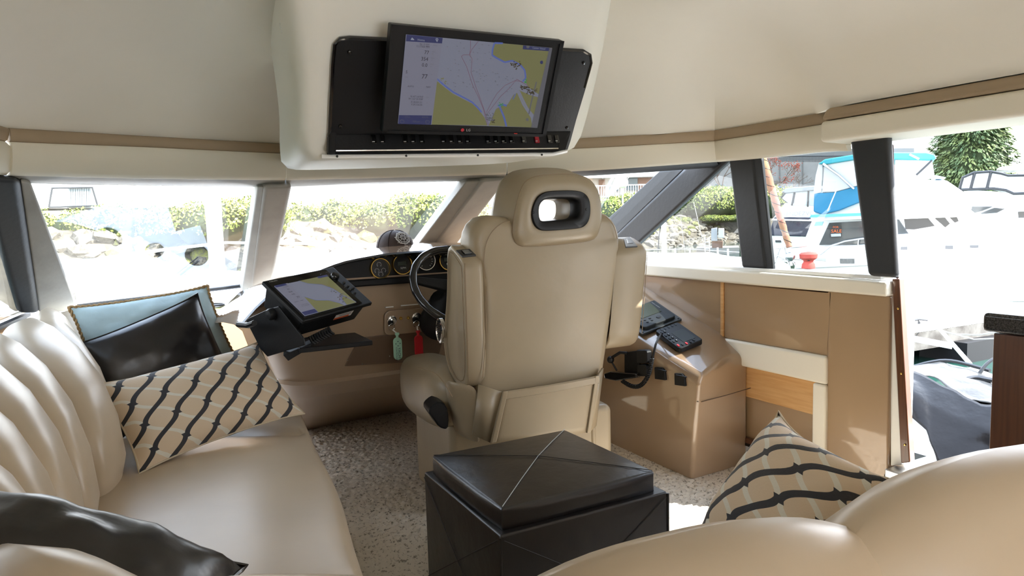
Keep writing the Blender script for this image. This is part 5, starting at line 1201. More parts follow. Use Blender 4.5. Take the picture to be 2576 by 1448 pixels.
# ---- bushes: leafy shells on a dark core
M_leaf = mat('bush_leaf', (.20, .27, .045), .6, col2=(.42, .45, .10), vscale=2)
M_leafd = mat('bush_leaf_dark', (.05, .085, .025), .6, col2=(.12, .16, .05), vscale=2)
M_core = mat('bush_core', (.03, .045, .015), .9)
def bushmesh(seed, n=1500):
    random.seed(seed); m = MB()
    for i in range(n):
        d = V((random.gauss(0, 1), random.gauss(0, 1), random.gauss(0, 1))).normalized()
        if d.z < -.3: d.z = -d.z
        r = (1+.28*noise.noise(d*2.2+V((seed, 0, 0))))*random.uniform(.82, 1.06); c = V((d.x*r, d.y*r*.8, d.z*r*.75))
        a = V((random.gauss(0, 1), random.gauss(0, 1), random.gauss(0, 1))).normalized(); b = d.cross(a).normalized(); a = (a+d*.4).normalized(); s = random.uniform(.035, .07)
        m.add([c-b*s*.5, c+a*s, c+b*s*.5, c-a*s], [(0, 1, 2, 3)])
    return m
BM = []
for k in range(4):
    mt = M_leaf if k < 3 else M_leafd; mm = bushmesh(k+21); o = build('foliage', mm, mt, smooth=False); BM.append(o.data); bpy.data.objects.remove(o)
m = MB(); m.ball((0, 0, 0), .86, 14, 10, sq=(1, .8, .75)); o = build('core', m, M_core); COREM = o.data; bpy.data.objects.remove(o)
def bush(px, t, z, s, k, label, group, sz=1, zs=1, nm='leafy_bush'):
    c = flat(px, t, z); T = thing(nm, label, 'bush', c, group)
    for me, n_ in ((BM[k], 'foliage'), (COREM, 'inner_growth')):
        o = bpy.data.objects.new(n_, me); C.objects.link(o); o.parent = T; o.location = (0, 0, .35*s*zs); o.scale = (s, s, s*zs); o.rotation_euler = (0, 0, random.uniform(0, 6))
random.seed(5)
bq = [0]*5; LB = 'bright green leafy bush on the bank beyond the windscreen'
for px, s in ((80, 1.0), (200, .9), (300, 1.05), (410, .95), (505, 1.0), (600, 1.1), (660, 1.0)): bq[0] += 1; bush(px, 22+random.uniform(-.4, .6), 1.0, s, random.randrange(3), 'leafy green bush on the bank behind the port windscreen pane, %s from the left' % ORD[bq[0]-1], 'bushes on the bank beyond the windscreen')
for px, s in ((760, 1.1), (850, 1.2), (940, 1.1), (1030, 1.35), (1100, 1.3), (1170, 1.2)): bq[1] += 1; bush(px, 28+random.uniform(-.4, .6), 1.0, s, random.randrange(3), 'leafy green bush on the bank behind the middle windscreen pane, %s from the left' % ORD[bq[1]-1], 'bushes on the bank beyond the windscreen')
LB2 = 'green bush on the far bank seen through the starboard panes'
for px, s in ((1530, 1.5), (1575, 1.7), (1625, 1.5)): bq[2] += 1; bush(px, 45, .9, s, 0, 'green bush below the waterfront house, %s from the left' % ORD[bq[2]-1], 'bushes on the far bank')
for px, s, k, z in ((1690, 1.5, 3, 1.2), (1722, 1.7, 3, 1.6), (1760, 1.9, 0, 1.5), (1800, 2.0, 0, 1.5), (1838, 1.9, 1, 1.5), (1930, 2.0, 0, 1.4), (1975, 1.8, 2, 1.4)): bq[3] += 1; bush(px, 59, z, s, k, '%s green bush on the far bank, %s from the left' % ('dark' if k == 3 else 'bright', ORD[bq[3]-1]), 'bushes on the far bank')
for px, s in ((1690, .8), (1720, .7), (1790, .9), (1820, .8), (1845, .8)): bq[4] += 1; bush(px, 57.5, .75, s*1.1, 0, 'low lime-green bush at the top edge of the far rock wall, %s from the left' % ORD[bq[4]-1], 'low bushes on the far rock wall', zs=.5)

# ---- left: white shed with a black frame and a corrugated panel
def facing(px, t):
    c = flat(px, t); n_ = V((c.x, c.y, 0)).normalized(); return c, n_, V((n_.y, -n_.x, 0))
def wallpoly(m, pts, c, n_, dep, mi=0, off=0):
    o = c-n_*off; m.prism([onP(x, y, o, n_) for x, y in pts], n_*dep, mi)
c, n_, r_ = facing(370, 30)
sh = thing('white_shed', 'long white shed wall along the top of the bank, left windscreen pane', 'building', c+V((0, 0, 1.6)))
M_wpaint = mat('white_paint', (.80, .81, .82), .6)
m = MB(); wallpoly(m, ((-120, 525), (-120, 380), (700, 380), (700, 520)), c, n_, 4); build('wall', m, M_wpaint, sh, smooth=False)
for k in range(10):
    m = MB(); x = 173+k*5.6; wallpoly(m, ((x, 522), (x+.5, 470), (x+4.6, 470), (x+5, 522)), c, n_, .08, off=.08); build('corrugated_sheet', m, mat('grey_sheet', (.33, .38, .39), .6) if k == 0 else bpy.data.materials['grey_sheet'], sh, smooth=False)
m = MB()
for a, b in (((123, 522), (131, 474)), ((129, 473), (234, 471)), ((232, 471), (246, 518)), ((123, 521), (246, 517))):
    m.tube([onP(a[0], a[1], c-n_*.15, n_), onP(b[0], b[1], c-n_*.15, n_)], .035, 6)
fr2 = build('door_frame', m, mat('frame_iron', (.05, .055, .06), .6), sh)
c, n_, r_ = facing(540, 10.5); pl = thing('piling', 'tall pale dock piling standing beyond the port windscreen pane', 'piling', V((c.x, c.y, ZW)))
m = MB(); m.lathe(V((c.x, c.y, -1.3)), (0, 0, 1), [(.115, 0), (.115, 2.75), (.12, 2.78), (.12, 4.1), (0, 4.12)], 20); build('shaft', m, mat('piling_paint', (.50, .52, .52), .6, var=.1, vscale=3), pl)
m = MB(); m.lathe(V((c.x, c.y, .55)), (0, 0, 1), [(.118, 0), (.124, .02), (.124, .1), (.118, .12)], 20); build('band', m, M_steel, pl)
# ---- picnic tables and a parked dark van on top of the bank
for px, lb in ((1052, 'grey picnic table on the bank, first from the left through the middle pane'), (1082, 'grey picnic table on the bank, second from the left through the middle pane'), (1120, 'dark picnic table on the bank, nearest the middle pane right edge')):
    b = flat(px, 33, 1.68); T = thing('picnic_table', lb, 'table', b, 'picnic tables on the bank'); m = MB(); m.box((b.x-.75, b.y-.35, b.z+.72), (b.x+.75, b.y+.35, b.z+.77)); build('table_top', m, M_steel, T)
    for s in (-1, 1):
        m = MB(); m.box((b.x-.75, b.y+s*.65-.13, b.z+.42), (b.x+.75, b.y+s*.65+.13, b.z+.46)); build('bench', m, M_steel, T)
        m = MB(); m.tube([V((b.x+s*.5, b.y-.7, b.z)), V((b.x+s*.5, b.y, b.z+.74)), V((b.x+s*.5, b.y+.7, b.z))], .04, 6); build('leg', m, M_dgrey, T)
b = flat(1130, 31, 1.62); T = thing('notice_board', 'low dark notice board by the picnic tables', 'sign', b); m = MB(); c, n_, r_ = facing(1130, 31)
wallpoly(m, ((1113, 545), (1118, 498), (1148, 498), (1147, 545)), c, n_, .2); build('board', m, M_dgrey, T)
m = MB(); wallpoly(m, ((1120, 502), (1127, 502), (1127, 505), (1120, 505)), c, n_, .02, off=.03); wallpoly(m, ((1130, 502), (1138, 502), (1138, 505), (1130, 505)), c, n_, .02, off=.03); build('board_notice', m, M_wpaint, T)
# ---- waterfront house with railed deck beyond the headrest
c, n_, r_ = facing(1570, 62)
hs = thing('waterfront_house', 'pale waterfront house with railed balcony behind the headrest', 'building', c+V((0, 0, 1.6)))
M_brick = mat('brown_siding', (.28, .17, .12), .8); M_roof = mat('pale_roof', (.62, .62, .60), .7); M_pane = mat('house_glass', (.10, .14, .15), .1)
m = MB(); wallpoly(m, ((1200, 505), (1200, 452), (1760, 436), (1760, 490)), c, n_, 8); build('wall', m, mat('cream_siding', (.60, .56, .50), .8), hs, smooth=False)
m = MB(); wallpoly(m, ((1190, 456), (1190, 438), (1770, 415), (1770, 440)), c, n_, 8, off=1.5); build('roof', m, M_roof, hs, smooth=False)
for pts in (((1506, 492), (1506, 452), (1522, 451), (1522, 492)), ((1602, 488), (1602, 447), (1640, 445), (1640, 486))):
    m = MB(); wallpoly(m, pts, c, n_, .2, off=.1); build('brick_panel', m, M_brick, hs, smooth=False)
for pts in (((1530, 480), (1530, 454), (1540, 454), (1540, 480)), ((1547, 480), (1547, 453), (1556, 453), (1556, 480)), ((1575, 478), (1575, 448), (1604, 447), (1604, 478)), ((1250, 490), (1250, 462), (1268, 461), (1268, 490))):
    m = MB(); wallpoly(m, pts, c, n_, .1, off=.2); build('window', m, M_pane, hs, smooth=False)
m = MB(); wallpoly(m, ((1490, 507), (1490, 502), (1660, 496), (1660, 501)), c, n_, 1.2, off=1.6); build('balcony_deck', m, M_roof, hs, smooth=False)
m = MB()
for k in range(26): x = 1494+k*6.2; m.tube([onP(x, 468-(x-1500)*.02, c-n_*1.55, n_), onP(x, 503-(x-1500)*.03, c-n_*1.55, n_)], .03, 5)
m.tube([onP(1490, 468, c-n_*1.55, n_), onP(1660, 463, c-n_*1.55, n_)], .05, 6); build('balusters', m, M_wpaint, hs)['kind'] = 'stuff'
c2, n2, r2 = facing(1565, 44); T = thing('globe_lamp', 'white globe lamp on a post in front of the waterfront house', 'lamp', V((c2.x, c2.y, 1.6)))
gp_ = onP(1566, 459, c2, n2); m = MB(); m.ball(gp_, .36, 20, 14); build('globe', m, mat('opal_glass', (.85, .85, .85), .3), T)
m = MB(); m.tube([gp_-V((0, 0, .3)), V((gp_.x, gp_.y, .9))], .06, 8); build('post', m, M_wpaint, T)
T = thing('shelter', 'grey flat-roofed shelter under the waterfront house', 'shelter', V(flat(1520, 46, 1.3))); c2, n2, r2 = facing(1520, 46)
m = MB(); wallpoly(m, ((1470, 512), (1480, 500), (1536, 505), (1541, 514), (1541, 519), (1470, 519)), c2, n2, 2); build('roof', m, mat('shelter_felt', (.25, .25, .24), .8), T, smooth=False)
for x in (1478, 1537): m = MB(); m.tube([onP(x, 518, c2-n2*.0, n2)+n2*.2, onP(x, 560, c2, n2)+n2*.2], .09, 6); build('post', m, M_dgrey, T)

# ---- far shore right of the raked post: concrete building, fence, cars, bins, bare trees
c, n_, r_ = facing(2030, 85); T = thing('concrete_building', 'big grey concrete building beyond the marina', 'building', c+V((0, 0, 1.7)))
M_conc = mat('grey_concrete', (.27, .265, .255), .9, var=.1, vscale=.6)
m = MB(); wallpoly(m, ((1700, 500), (1700, 410), (2230, 398), (2230, 490)), c, n_, 10); build('wall', m, M_conc, T, smooth=False)
for x in (1960, 2018, 2076, 2134):
    m = MB(); wallpoly(m, ((x, 494), (x, 404), (x+2, 404), (x+2, 494)), c, n_, .1, off=.1); build('panel_joint', m, mat('concrete_joint', (.15, .15, .145), .9) if x == 1960 else bpy.data.materials['concrete_joint'], T, smooth=False)
m = MB(); wallpoly(m, ((1700, 412), (1700, 380), (2300, 372), (2300, 400)), c+n_*8, n_, 6); build('upper_storey', m, mat('dark_cladding', (.13, .14, .14), .8), T, smooth=False)
m = MB()
for k in range(60): x = 1958+k*3; m.tube([onP(x, 393, c, n_), onP(x, 407, c, n_)], .035, 4)
m.tube([onP(1950, 393, c, n_), onP(2140, 392, c, n_)], .06, 4); build('roof_railing', m, M_dgrey, T)['kind'] = 'stuff'
def car(px0, px1, y0, y1, t, col, label, nm, cat='car'):
    c, n_, r_ = facing((px0+px1)/2, t); w_ = (px1-px0); T = thing(nm, label, cat, onP((px0+px1)/2, y1, c, n_)); mt = mat(nm+'_paint', col, .25, coat=.5); h = y1-y0
    m = MB(); wallpoly(m, ((px0, y1-h*.15), (px0, y1-h*.5), (px0+w_*.2, y1-h*.58), (px1-w_*.05, y1-h*.58), (px1, y1-h*.45), (px1, y1-h*.15)), c, n_, 1.8); build('body', m, mt, T, bevel=.06)
    m = MB(); wallpoly(m, ((px0+w_*.18, y1-h*.56), (px0+w_*.3, y0), (px1-w_*.25, y0), (px1-w_*.1, y1-h*.56)), c+n_*.12, n_, 1.55); build('cab', m, M_pane, T, bevel=.05)
    for x in (px0+w_*.2, px1-w_*.2):
        o = onP(x, y1-h*.14, c, n_); m = MB(); m.lathe(o, -n_, [(.34, -.2), (.34, .04), (.2, .05), (0, .05)], 16); build('wheel', m, M_black, T)
car(1784, 1836, 463, 489, 78, (.6, .6, .6), 'white pickup parked on the far bank behind the bushes', 'pickup')
car(1838, 1890, 462, 488, 80, (.3, .3, .32), 'grey car parked on the far bank beside the upright post', 'parked_car')
for x0, x1, col, lb in ((1924, 1942, (.02, .22, .20), 'teal waste bin on the far bank, left of the blue bin'), (1944, 1975, (.03, .08, .40), 'blue waste bin on the far bank, right of the furled sail')):
    c, n_, r_ = facing(x0, 70); T = thing('waste_bin', lb, 'bin', onP(x0, 492, c, n_), 'waste bins'); mt = mat('bin_plastic', col, .5)
    m = MB(); wallpoly(m, ((x0+1, 493), (x0, 473), (x1, 473), (x1-1, 493)), c, n_, 1); build('bin_body', m, mt, T, bevel=.04)
    m = MB(); wallpoly(m, ((x0-1, 473), (x0+2, 469), (x1-3, 469), (x1+1, 473)), c, n_, 1); build('lid', m, mt, T, bevel=.03)
def baretree(px, t, z, h, label, buds, seed):
    random.seed(seed); b = flat(px, t, z); T = thing('bare_tree', label, 'tree', b); m = MB(); tips = []
    def br(p, d, l, r, k):
        q = p+d*l; m.tube([p, q], [r, r*.65], 5, cap=False)
        if k == 0: tips.append(q); return
        for _ in range(3): br(q, (d+V((random.gauss(0, .5), random.gauss(0, .5), random.gauss(.1, .3)))).normalized(), l*.68, r*.6, k-1)
    br(b, V((0, 0, 1)), h*.32, h*.018, 5); build('branches', m, mat('bark', (.12, .085, .065), .9) if 'bark' not in bpy.data.materials else bpy.data.materials['bark'], T)
    if buds:
        m = MB()
        for q in tips: 
            for _ in range(2): m.ball(q+V((random.gauss(0, .1), random.gauss(0, .1), random.gauss(0, .1))), .05, 4, 3)
        build('buds', m, mat('red_buds', (.32, .08, .05), .8), T)['kind'] = 'stuff'
baretree(1945, 66, 1.7, 5.5, 'red-budded young tree in front of the concrete building', True, 4)
baretree(1992, 68, 1.7, 4.2, 'small bare tree in front of the concrete building', False, 6)
baretree(1815, 72, 1.7, 6.5, 'bare tree behind the parked pickup', False, 8)
# ---- dock box and power post on the float in front of the rock wall
c, n_, r_ = facing(1810, 40); T = thing('floating_dock', 'small timber float below the far rock wall', 'dock', onP(1810, 640, c, n_))
m = MB(); wallpoly(m, ((1752, 636), (1752, 624), (1860, 622), (1860, 640)), c, n_, 2.5); build('float_deck', m, mat('grey_timber', (.30, .28, .25), .8), T, smooth=False)
m = MB(); wallpoly(m, ((1752, 652), (1752, 636), (1860, 640), (1860, 656)), c+n_*.1, n_, 2.2); build('float_side', m, mat('wet_timber', (.07, .055, .04), .6), T, smooth=False)
T = thing('power_post', 'grey cabinet on a brown box standing on the float', 'cabinet', onP(1803, 624, c, n_))
m = MB(); wallpoly(m, ((1789, 606), (1789, 575), (1804, 572), (1805, 606)), c-n_*.0, n_, .6); build('cabinet', m, mat('grey_cabinet', (.45, .46, .47), .6), T, bevel=.02)
m = MB(); wallpoly(m, ((1807, 598), (1807, 574), (1822, 574), (1822, 598)), c-n_*.2, n_, .5); build('meter_box', m, mat('pale_cabinet', (.66, .68, .71), .5), T, bevel=.03)
m = MB(); wallpoly(m, ((1791, 625), (1791, 606), (1818, 606), (1818, 625)), c, n_, .6); build('wooden_box', m, mat('box_wood', (.20, .11, .07), .8), T, bevel=.02)
T = thing('boarding_ladder', 'white ladder standing on the float beside the grey cabinet', 'ladder', onP(1778, 630, c, n_)); 
for x in (1773, 1784): m = MB(); m.tube([onP(x, 596, c-n_*.3, n_), onP(x+1, 632, c-n_*.3, n_)], .03, 6); build('stile', m, M_wpaint, T)
for k in range(4): m = MB(); m.tube([onP(1773, 601+k*8, c-n_*.3, n_), onP(1785, 601+k*8, c-n_*.3, n_)], .02, 5); build('rung', m, M_wpaint, T)
# neighbour's deck edge with stanchions and lines, low in the forward side pane
c, n_, r_ = facing(1740, 9); T = thing('neighbour_deck', 'white boat deck with thin stanchions low in the forward side window', 'boat', onP(1740, 670, c, n_))
m = MB(); wallpoly(m, ((1560, 990), (1560, 642), (1700, 648), (1790, 645), (1850, 657), (1990, 665), (1990, 990)), c, n_, 1.2); build('deck', m, M_gelw, T, bevel=.04)
for x, y0 in ((1698, 625), (1735, 625), (1806, 623), (1832, 626)): m = MB(); m.tube([onP(x, y0, c, n_)+n_*.1, onP(x+1, 655, c, n_)+n_*.1], .012, 6); build('stanchion', m, M_wpaint, T)
m = MB(); m.tube([onP(1590, 628, c, n_), onP(1735, 626, c, n_), onP(1860, 634, c, n_)], .005, 4); m.tube([onP(1745, 508, c, n_), onP(1778, 648, c, n_)], .005, 4); m.tube([onP(1712, 545, c, n_), onP(1724, 640, c, n_)], .004, 4); build('wire_line', m, M_steel, T)
T = thing('mast', 'short white mast rising left in the forward side window', 'mast', onP(1668, 650, c, n_)); m = MB(); m.tube([onP(1669, 660, c, n_)+n_*.4, onP(1666, 560, c, n_)+n_*.4], .034, 10); build('spar', m, M_gelw, T)
m = MB(); m.tube([onP(1652, 640, c, n_)+n_*.4, onP(1654, 600, c, n_)+n_*.4, onP(1660, 560, c, n_)+n_*.4], .008, 5); build('halyard', m, M_dgrey, T)

# ---- sailing boat bow with furled red sail, fender
c, n_, r_ = facing(1960, 8.5); T = thing('furled_sail', 'faded red sail furled round a leaning forestay in the aft side window', 'sail', onP(1985, 640, c, n_))
a, b = onP(1912, 380, c, n_)+n_*.3, onP(1986, 622, c, n_); m = MB(); pts = [a.lerp(b, i/24) for i in range(25)]
m.tube(pts, [.056-.02*i/24+.004*math.sin(i*2.1) for i in range(25)], 12); build('rolled_sail', m, mat('faded_red_canvas', (.36, .13, .10), .8, col2=(.34, .22, .10), vscale=3, bump=.2, bscale=20), T)
m = MB(); hel = [a.lerp(b, i/120)+(r_*math.cos(i*.55)+n_*math.sin(i*.55))*.058*(1-.35*i/120) for i in range(121)]; m.tube(hel, .004, 4); build('lashing', m, M_dgrey, T)
m = MB(); m.tube([b, onP(1990, 668, c, n_)], .02, 8); m.ball(onP(1988, 645, c, n_), .06, 10, 8); build('furling_drum', m, M_steel, T)
T = thing('pulpit', 'stainless bow pulpit at the foot of the furled sail', 'rail', onP(1960, 672, c, n_))
m = MB()
for pl_ in ([(1940, 625), (1985, 622), (2012, 620), (2030, 618)], [(1942, 660), (1985, 650), (2020, 652)], [(1962, 622), (1946, 668)], [(1972, 622), (1985, 668)], [(1950, 640), (1996, 660), (2003, 670)]): m.tube([onP(x, y, c, n_) for x, y in pl_], .011, 6)
build('tubes', m, M_steel, T)
T = thing('red_fender_bag', 'red cloth-wrapped fender hanging from the pulpit', 'fender', onP(2034, 672, c, n_))
m = MB(); o = onP(2034, 650, c, n_); m.lathe(onP(2034, 633, c, n_), (0, 0, -1), [(.02, 0), (.085, .01), (.105, .03), (.1, .075), (.06, .105), (.055, .12), (.075, .15), (.08, .2), (.03, .21), (0, .21)], 16); build('bag', m, mat('red_cloth', (.60, .09, .07), .75, bump=.3, bscale=14), T)
m = MB(); m.tube([onP(2024, 654, c, n_), onP(2034, 655, c-n_*.08, n_), onP(2045, 654, c, n_)], .006, 5); build('tie', m, M_dgrey, T)

# ---- motor boats alongside
M_hull = M_gelw; M_clear = mat('clear_vinyl', (.50, .53, .55), .12, coat=.4); M_win = mat('boat_window', (.05, .055, .055), .08, coat=.3)
M_turq = mat('turquoise_canvas', (.04, .32, .38), .7); M_bluec = mat('blue_canvas', (.02, .20, .36), .7, bump=.1, bscale=4); M_stripe = mat('light_blue_stripe', (.12, .45, .62), .4); M_navy = mat('navy_hull', (.012, .016, .04), .2, coat=.5)
def boat(label, px, t, nm='motor_boat'):
    c, n_, r_ = facing(px, t); T = thing(nm, label, 'boat', onP(px, 700, c, n_)); 
    def L(name, pts, mt, dep, off=0, bev=.03, lab=None):
        m = MB(); wallpoly(m, pts, c, n_, dep, off=off); return build(name, m, mt, T, bevel=bev, label=lab)
    def Lt(name, pts, mt, r=.03, off=.05):
        m = MB(); m.tube([onP(x, y, c-n_*off, n_) for x, y in pts], r, 6); return build(name, m, mt, T)
    return T, L, Lt, c, n_, r_
T, L, Lt, c, n_, r_ = boat('navy-banded motor boat with grey canopy behind the furled sail', 2000, 22)
L('lower_hull', ((1935, 660), (1930, 590), (2080, 594), (2080, 660)), M_hull, 3)
L('navy_band', ((1932, 592), (1948, 545), (2070, 547), (2070, 596)), M_navy, 2.8, .05)
L('upper_hull', ((1944, 550), (1975, 510), (2070, 513), (2070, 552)), M_hull, 2.6)
L('canopy_roof', ((1966, 482), (1980, 472), (2060, 466), (2072, 470), (2072, 476), (1975, 486)), mat('grey_canopy', (.30, .31, .32), .7), 2.4, .1)
L('clear_panel', ((1964, 496), (1977, 482), (1999, 481), (1990, 516)), M_clear, .05, .02, .005); L('clear_panel', ((2002, 480), (2033, 478), (2032, 516), (1996, 517)), M_clear, .05, .02, .005); L('clear_panel', ((2036, 478), (2070, 477), (2066, 520), (2034, 516)), M_clear, .05, .02, .005)
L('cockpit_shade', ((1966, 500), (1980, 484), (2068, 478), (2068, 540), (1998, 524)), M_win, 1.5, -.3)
Lt('canopy_frame', ((1964, 498), (1980, 480), (2070, 474)), M_dgrey, .03); Lt('canopy_frame', ((1999, 481), (1992, 517)), M_dgrey, .025); Lt('canopy_frame', ((2034, 478), (2032, 520)), M_dgrey, .025)
L('hull_stripe', ((1940, 554), (1943, 550), (2070, 553), (2070, 557)), M_hull, .05, .12, .005); L('hull_port', ((1950, 604), (1964, 604), (1966, 609), (1951, 609)), M_win, .05, .05, .005)
m0 = onP(1968, 543, c-n_*.06, n_); txt('name_lettering', 'RENDEZVOUS', m0, r_, (0, 0, 1), .13, mat('grey_lettering', (.35, .36, .38), .5), T)
T, L, Lt, c, n_, r_ = boat('big white cruiser with turquoise flybridge canopy and a for sale sign in its window', 2250, 15, 'cruiser')
L('hull', ((1990, 760), (2000, 652), (2030, 622), (2160, 616), (2576, 592), (2800, 575), (2800, 760)), M_hull, 3.6, .15, .05)
L('deckhouse', ((2015, 625), (2045, 548), (2400, 530), (2560, 590), (2560, 640), (2015, 640)), M_hull, 3.0, -.2, .05)
L('flybridge', ((2036, 552), (2046, 530), (2060, 512), (2160, 478), (2240, 452), (2380, 452), (2450, 500), (2440, 545), (2250, 552)), M_hull, 2.8, -.1, .06)
L('blue_canvas', ((2046, 532), (2048, 486), (2100, 483), (2162, 466), (2250, 462), (2250, 500), (2170, 506), (2110, 530), (2068, 540)), M_bluec, 2.4, .05, .03)
L('canopy_corner', ((2046, 488), (2052, 440), (2060, 410), (2070, 408), (2066, 484)), M_clear, .06, .05, .01)
L('clear_panel', ((2068, 483), (2074, 412), (2150, 398), (2240, 396), (2240, 464), (2160, 466), (2100, 482)), M_clear, .05, .06, .01)
L('canopy_top', ((2058, 412), (2075, 400), (2150, 388), (2250, 383), (2330, 383), (2352, 388), (2356, 398), (2345, 403), (2250, 400), (2150, 402), (2075, 414)), M_turq, 2.4, .12, .03)
L('clear_panel', ((2252, 402), (2345, 404), (2352, 448), (2252, 462)), mat('clear_vinyl_pale', (.75, .77, .79), .15), .05, .06, .01)
Lt('canopy_strut', ((2070, 412), (2110, 440), (2148, 475)), M_steel, .028, .14); Lt('canopy_strut', ((2345, 403), (2305, 440)), M_dgrey, .022, .14); Lt('canopy_strut', ((2288, 388), (2312, 400)), M_gelw, .02, .16)
Lt('guy_line', ((2104, 478), (2082, 530)), M_wpaint, .012, .2)
L('windscreen_visor', ((2352, 440), (2380, 446), (2376, 450), (2354, 450)), mat('visor_tint', (.25, .42, .60), .2), 1.8, .02, .01)
L('blue_stripe', ((2036, 547), (2040, 540), (2250, 532), (2250, 540)), M_stripe, .05, .16, .005); L('blue_stripe', ((2034, 555), (2036, 551), (2250, 543), (2250, 548)), M_hull, .05, .16, .005)
L('cabin_stripe', ((2048, 568), (2052, 558), (2072, 557), (2068, 567)), M_stripe, .03, -.18, .004)
w1 = L('cabin_window', ((2060, 616), (2086, 560), (2165, 556), (2250, 552), (2250, 606), (2160, 614)), M_win, .05, -.15, .01)
for pts in (((2278, 576), (2274, 549), (2330, 543), (2352, 568), (2300, 577)), ((2352, 549), (2372, 541), (2390, 562), (2378, 572)), ((2384, 541), (2404, 538), (2412, 556), (2402, 560))):
    L('cabin_window', pts, mat('shaded_cabin', (.06, .056, .05), .5, spec=.1) if 'shaded_cabin' not in bpy.data.materials else bpy.data.materials['shaded_cabin'], .05, -.15, .01)
L('cabin_window', ((2254, 594), (2254, 552), (2262, 552), (2288, 590)), M_win, .05, -.15, .01)
for pts in (((2266, 628), (2266, 620), (2283, 620), (2283, 628)), ((2378, 626), (2378, 617), (2398, 617), (2398, 626)), ((2440, 623), (2440, 616), (2462, 616), (2462, 623))): L('hull_port', pts, mat('port_grey', (.13, .13, .13), .5, spec=.1) if 'port_grey' not in bpy.data.materials else bpy.data.materials['port_grey'], .05, .18, .004)
for k in range(11): x = 2113+k*3.4; L('vent_slat', ((x, 650), (x+1.9, 650.3), (x+2.6, 663), (x+.6, 662.6)), M_win, .04, .17, .002)
L('grab_rail_pad', ((2050, 654), (2050, 648), (2078, 650), (2078, 657)), mat('worn_vent', (.55, .54, .5), .6), .04, .17, .004)
Lt('side_rail', ((2062, 640), (2090, 618), (2125, 606), (2165, 600), (2250, 592), (2400, 582)), M_steel, .02, .2); Lt('side_rail', ((2160, 600), (2155, 640)), M_steel, .015, .2)
L('rub_rail', ((2000, 676), (2000, 672), (2576, 646), (2576, 650)), mat('rub_strip', (.6, .6, .6), .5), .05, .2, .01)
# sign in the cabin window
sg = thing('sale_sign', 'FOR SALE sign in the cruiser cabin window', 'sign', onP(2102, 597, c-n_*.0, n_)); o_ = c-n_*-.1
def sp_(x, y, k): return onP(x, y, c-n_*(-.13+k), n_)
m = MB(); m.prism([sp_(*p, 0) for p in ((2088, 568), (2116, 567), (2117, 595), (2089, 596))], -n_*.02); build('board', m, mat('sign_black', (.02, .02, .022), .4), sg)
m = MB(); m.prism([sp_(*p, .025) for p in ((2090, 588), (2115, 587), (2116, 594), (2091, 595))], -n_*.006); build('write_in_strip', m, mat('sign_grey', (.45, .47, .48), .5), sg)
M_or = mat('sign_orange', (.85, .16, .03), .5)
txt('lettering', 'FOR', sp_(2095, 573.5, .03), r_, (0, 0, 1), .045, M_or, sg); txt('lettering', 'SALE', sp_(2090.5, 585, .03), r_, (0, 0, 1), .075, M_or, sg)
T, L, Lt, c, n_, r_ = boat('white flybridge boat with black-framed clear enclosure, right of the conifer', 2490, 24, 'flybridge_boat')
L('hull', ((2380, 650), (2400, 560), (2640, 540), (2640, 650)), M_hull, 3.5, 0, .05)
L('deckhouse', ((2400, 565), (2430, 520), (2700, 505), (2700, 570)), M_hull, 3, -.2, .05)
L('flybridge', ((2398, 500), (2416, 482), (2450, 478), (2576, 485), (2700, 480), (2700, 525), (2420, 525)), M_hull, 2.6, -.1, .05)
L('clear_panel', ((2418, 478), (2422, 445), (2448, 436), (2440, 476)), M_clear, .05, 0, .01); L('clear_panel', ((2444, 476), (2452, 436), (2490, 433), (2482, 476)), M_clear, .05, 0, .01); L('clear_panel', ((2486, 476), (2494, 433), (2530, 440), (2700, 442), (2700, 488), (2545, 486)), M_clear, .05, 0, .01)
for pts in (((2410, 488), (2422, 446), (2450, 434), (2492, 431), (2520, 436), (2536, 441), (2600, 440)), ((2452, 435), (2441, 477)), ((2493, 432), (2482, 477)), ((2416, 477), (2500, 474), (2530, 478), (2550, 487), (2600, 485))): Lt('enclosure_frame', pts, M_dgrey, .045, .08)
L('canopy_roof', ((2430, 442), (2452, 433), (2492, 430), (2536, 438), (2700, 438), (2700, 443), (2536, 443), (2492, 435), (2452, 438)), M_dgrey, 2.2, -.05, .02)
L('cabin_window', ((2434, 519), (2500, 519), (2470, 530), (2452, 535)), M_win, .05, .0, .01); L('cabin_window', ((2466, 536), (2502, 522), (2528, 525), (2508, 535), (2470, 538)), M_win, .05, .0, .01); L('cabin_window', ((2560, 532), (2640, 528), (2640, 545), (2562, 548)), M_win, .05, .0, .01)
L('radar_arch', ((2506, 427), (2514, 420), (2580, 412), (2640, 412), (2640, 425), (2540, 430)), M_hull, 1.5, -1, .03)
# conifer behind
random.seed(31); cb_ = flat(2440, 52, 1.0); T = thing('conifer', 'broad dark green conifer behind the white boats', 'tree', cb_)
m = MB(); m.tube([cb_, cb_+V((0, 0, 8))], [.3, .12], 8); build('trunk', m, bpy.data.materials['bark'], T)
M_con = mat('conifer_needles', (.045, .085, .035), .7, col2=(.15, .19, .06), vscale=1.2)
m = MB()
for i in range(9000):
    h = random.random()**.8; a = random.uniform(0, 2*PI); R_ = 3.3*(1-.35*h)*(1+.18*noise.noise(V((math.cos(a)*2, math.sin(a)*2, h*7)))); r = R_*random.uniform(.65, 1.02)
    p = cb_+V((math.cos(a)*r, math.sin(a)*r, .3+7.6*h-.1*r)); d = V((math.cos(a), math.sin(a), -.35+random.gauss(0, .3))).normalized(); s = V((-math.sin(a), math.cos(a), random.gauss(0, .4))).normalized(); l = random.uniform(.25, .5); w_ = random.uniform(.05, .12)
    m.add([p-s*w_, p+d*l, p+s*w_, p-d*.1+V((0, 0, .08))], [(0, 1, 2, 3)])
build('needles', m, M_con, T, smooth=False)
